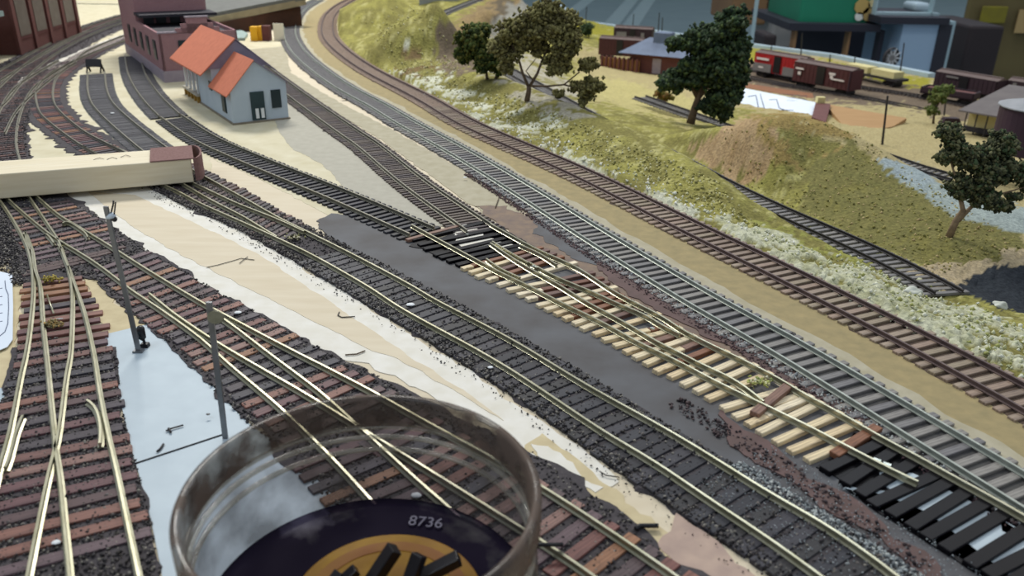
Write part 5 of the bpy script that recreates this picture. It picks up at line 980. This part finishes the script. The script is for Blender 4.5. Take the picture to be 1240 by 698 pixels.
for x, y, s, lab, m in ((497, 369, .0016, 'white oval chip on the black track', 'white_trim'), (594, 445, .0009, 'small white chip near the black track', 'white_trim'), (288, 378.5, .0013, 'pinkish white chip on the turnout ties', 'white_trim'), (424, 92, .001, 'tiny chip', 'white_trim'), (136, 137, .0014, 'white speck on the bumper track', 'white_trim'), (215, 96, .0001, '', ''), (563, 215, .0011, 'white speck on the dusty lane', 'white_trim'), (417, 119, .0022, 'black screw head on the dusty lane', 'black'), (252, 502, .0006, 'tiny black crumb on the blue board', 'black'), (68, 657, .0010, 'pale pebble between the turnout rails', 'white_trim'), (504, 600, .0013, 'pale crumb seen through the jar', 'white_trim')):
    if not m or lab == 'tiny chip': continue
    b = bmesh.new(); bmesh.ops.create_icosphere(b, subdivisions=2, radius=s); 
    for v in b.verts: v.co.z *= .35; v.co.x *= 1.3; v.co += Vector((random.uniform(-1, 1), random.uniform(-1, 1), 0)) * s * .1
    me = bpy.data.meshes.new('chip'); b.to_mesh(me); b.free(); me.materials.append(M[m]); o = bpy.data.objects.new('chip' if m != 'black' else 'crumb', me); link(o); p = G(x, y, .0022); o.location = p; tag(o, lab, 'chip' if m != 'black' else 'crumb')
for px, py, z, lab, cols in ((920, 463, .0042, 'clump of yellow lichen on the bare wooden ties', ['#b8bc6a', '#d2cf9a', '#8c9a5a', '#e6e2c8']), (357, 287, .0030, 'clump of pale lichen between the rails of the black track', ['#cfc7a0', '#e4dcc0', '#8a8a5a', '#3a3a30']), (64, 392, .0030, 'tangle of dry yellow moss between the turnout rails', ['#a08a5a', '#6e6a4a', '#8a8462', '#c4a060']), (62, 338, .0030, 'bit of yellow moss on the turnout ties', ['#a0903a', '#c8b45a', '#7a7440'])):
    p = G(px, py, z); P = RNG.normal(0, .0018, (90, 3)) * np.array([1.2, .8, .35]) + np.array(p); grains('lichen_clump', P, (.0004, .0010), cols, lab, 'lichen')['kind'] = 'thing'

# ------------------------------------------------------------------ the clear jar with its black ties
def glassy(name, tint, dirt, k=.5, rough=.12, lo=.42, hi=.72, edge=.6, scale=45):
    m = bpy.data.materials.new(name); m.use_nodes = True; nt = m.node_tree; nt.nodes.clear(); N_ = nt.nodes.new; Lk = nt.links.new
    out = N_('ShaderNodeOutputMaterial'); tr = N_('ShaderNodeBsdfTransparent'); tr.inputs[0].default_value = (*tint, 1); gl = N_('ShaderNodeBsdfGlossy'); gl.inputs['Roughness'].default_value = rough; gl.inputs[0].default_value = (.9, .9, .9, 1)
    df = N_('ShaderNodeBsdfDiffuse'); df.inputs[0].default_value = (*lin(dirt), 1); fc_ = N_('ShaderNodeLayerWeight'); fc_.inputs[0].default_value = .5; pw_ = N_('ShaderNodeMath'); pw_.operation = 'POWER'; pw_.inputs[1].default_value = 3.5; fr = N_('ShaderNodeMath'); fr.operation = 'MULTIPLY_ADD'; fr.inputs[1].default_value = .55; fr.inputs[2].default_value = .035; Lk(fc_.outputs['Facing'], pw_.inputs[0]); Lk(pw_.outputs[0], fr.inputs[0])
    m1 = N_('ShaderNodeMixShader'); m2 = N_('ShaderNodeMixShader'); Lk(fr.outputs[0], m1.inputs[0]); Lk(tr.outputs[0], m1.inputs[1]); Lk(gl.outputs[0], m1.inputs[2])
    tc = N_('ShaderNodeTexCoord'); ns = N_('ShaderNodeTexNoise'); ns.inputs['Scale'].default_value = scale; ns.inputs['Detail'].default_value = 7; Lk(tc.outputs['Object'], ns.inputs['Vector'])
    rp = N_('ShaderNodeValToRGB'); rp.color_ramp.elements[0].position = lo; rp.color_ramp.elements[0].color = (k * .25,) * 3 + (1,); rp.color_ramp.elements[1].position = hi; rp.color_ramp.elements[1].color = (k,) * 3 + (1,)
    Lk(ns.outputs[0], rp.inputs[0]); lw = N_('ShaderNodeLayerWeight'); lw.inputs[0].default_value = .25; ml = N_('ShaderNodeMath'); ml.operation = 'MULTIPLY_ADD'; ml.inputs[1].default_value = edge; ml.use_clamp = True
    Lk(lw.outputs['Facing'], ml.inputs[0]); Lk(rp.outputs[0], ml.inputs[2]); Lk(ml.outputs[0], m2.inputs[0]); Lk(m1.outputs[0], m2.inputs[1]); Lk(df.outputs[0], m2.inputs[2]); Lk(m2.outputs[0], out.inputs[0]); return m
M['jar'] = glassy('jar_plastic', (.64, .64, .67), '#6c665f', .62, edge=.2, lo=.40, hi=.66, scale=70); M['jar_rim'] = glassy('jar_rim', (.66, .65, .63), '#645850', .92, .25, .42, .60, .15, 95); M['jar_base'] = glassy('jar_base', (.10, .08, .13), '#231d2c', .95, .4, edge=.1, lo=.3, hi=.45)
HJ, RJ = .042, .0433; jc = Vector((-.0352, .1600, .0038)); jar = thing('plastic_jar', 'open clear plastic jar smeared with dark stain, holding black ties', 'jar', jc)
z0 = jc.z; zr = HJ - z0
MB().lathe([(RJ - .0006, .0010), (RJ - .0002, .010), (RJ - .0004, zr - .0205), (RJ - .0022, zr - .0185), (RJ - .0022, zr - .0160), (RJ - .0012, zr - .0150), (RJ - .0012, zr - .0133), (RJ - .0020, zr - .0125), (RJ - .0020, zr - .0098)], (0, 0, 0), 128).build('jar_wall', M['jar'], jar, smooth=True)
MB().lathe([(RJ - .0020, zr - .0098), (RJ - .0001, zr - .0092), (RJ, zr - .0010), (RJ - .0005, zr), (RJ - .0020, zr), (RJ - .0024, zr - .0010), (RJ - .0026, zr - .0094)], (0, 0, 0), 128).build('rim', M['jar_rim'], jar, smooth=True)
for zz_ in (zr - .0100, zr - .0135, zr - .0178): MB().lathe([(RJ - .0019 + .0008 * math.cos(t_), zz_ + .0007 * math.sin(t_)) for t_ in np.linspace(0, 6.283, 9)[:-1]], (0, 0, 0), 128, True).build('thread_ring', glassy('thread_plastic', (.90, .90, .86), '#b8b2a4', .55, .06, edge=.1) if 'thread_plastic' not in bpy.data.materials else bpy.data.materials['thread_plastic'], jar, smooth=True)
MB().lathe([(RJ - .0006, .0012), (RJ - .0008, .0004), (RJ - .0030, 0), (.026, .0002), (.0001, .0002)], (0, 0, 0), 128).build('jar_base', M['jar_base'], jar, smooth=True)
dy = mat('label_yellow', '#b88a16', '#8f5f22', .6, scale=90, c3='#7a3a20'); lb = MB().lathe([(.0001, .0012), (.0245, .0012), (.0250, .0009), (.0250, .0004)], (.0040, .0020, 0), 64).build('label', dy, jar)
MB().lathe([(.0180, .0014), (.0215, .0014), (.0215, .0011), (.0180, .0011)], (.0040, .0020, 0), 64, True).build('label_band', mat('label_red', '#93542e', '#a8762a', .6, scale=60), jar)
fc = bpy.data.curves.new('embossed_number', 'FONT'); fc.body = '8736'; fc.size = .0052; fc.extrude = .0002; fc.align_x = 'CENTER'; fc.materials.append(mat('emboss', '#757080', None, .4))
fo = bpy.data.objects.new('number_curve', fc); COL.objects.link(fo); bpy.context.view_layer.update(); nm = bpy.data.meshes.new_from_object(fo); bpy.data.objects.remove(fo); fo = bpy.data.objects.new('embossed_number', nm); link(fo, jar); tp = G(515, 632, z0 + .0008); fo.location = (tp.x - jc.x, tp.y - jc.y - .002, .0006); fo.rotation_euler = (math.radians(8), 0, -.12)
# black ties standing and lying in the jar
M['soaked'] = mat('soaked_tie', '#151217', '#1d191d', .3, scale=200, spec=.5)
TIES = [((478, 664), (446, 712), .014, .004, .0040, 'steeply leaning black tie at the centre of the jar'), ((508, 672), (492, 716), .012, .004, .0036, 'black tie leaning to the right of the steep one in the jar'), ((556, 676), (498, 706), .010, .004, .0038, 'long black tie lying toward the right jar wall'), ((432, 690), (404, 714), .007, .003, .0030, 'short black tie tip low on the yellow label'), ((412, 694), (396, 716), .006, .003, .0030, 'black tie tip nearest the left of the yellow label')]
def solid_bar(a, b, w, name, lab, grp=None):
    a, b = Vector(a), Vector(b); m = (a + b) / 2; d = (b - a); o = MB().box((0, 0, 0), (d.length, w, w * .75)).build(name, M['soaked'], bevel=.0002); o.location = m; o.rotation_euler = d.to_track_quat('X', 'Z').to_euler(); return tag(o, lab, 'tie', grp)
for pa, pb, za, zb_, w, lab in TIES: solid_bar(G(*pa, z0 + za), G(*pb, z0 + zb_), w, 'spare_tie', lab)
r2_ = random.Random(3)
for i in range(9):
    an = r2_.uniform(0, math.pi); cx, cy = jc.x + r2_.uniform(-.012, .014), jc.y - .006 - r2_.uniform(0, .018); l_ = .012; z = z0 + .0035 + i * .0011
    solid_bar((cx - math.cos(an) * l_, cy - math.sin(an) * l_ * .5, z), (cx + math.cos(an) * l_, cy + math.sin(an) * l_ * .5, z + .001), .0034, 'spare_tie', 'black stained tie lying in the heap at the bottom of the jar', 'black ties heaped in the jar')
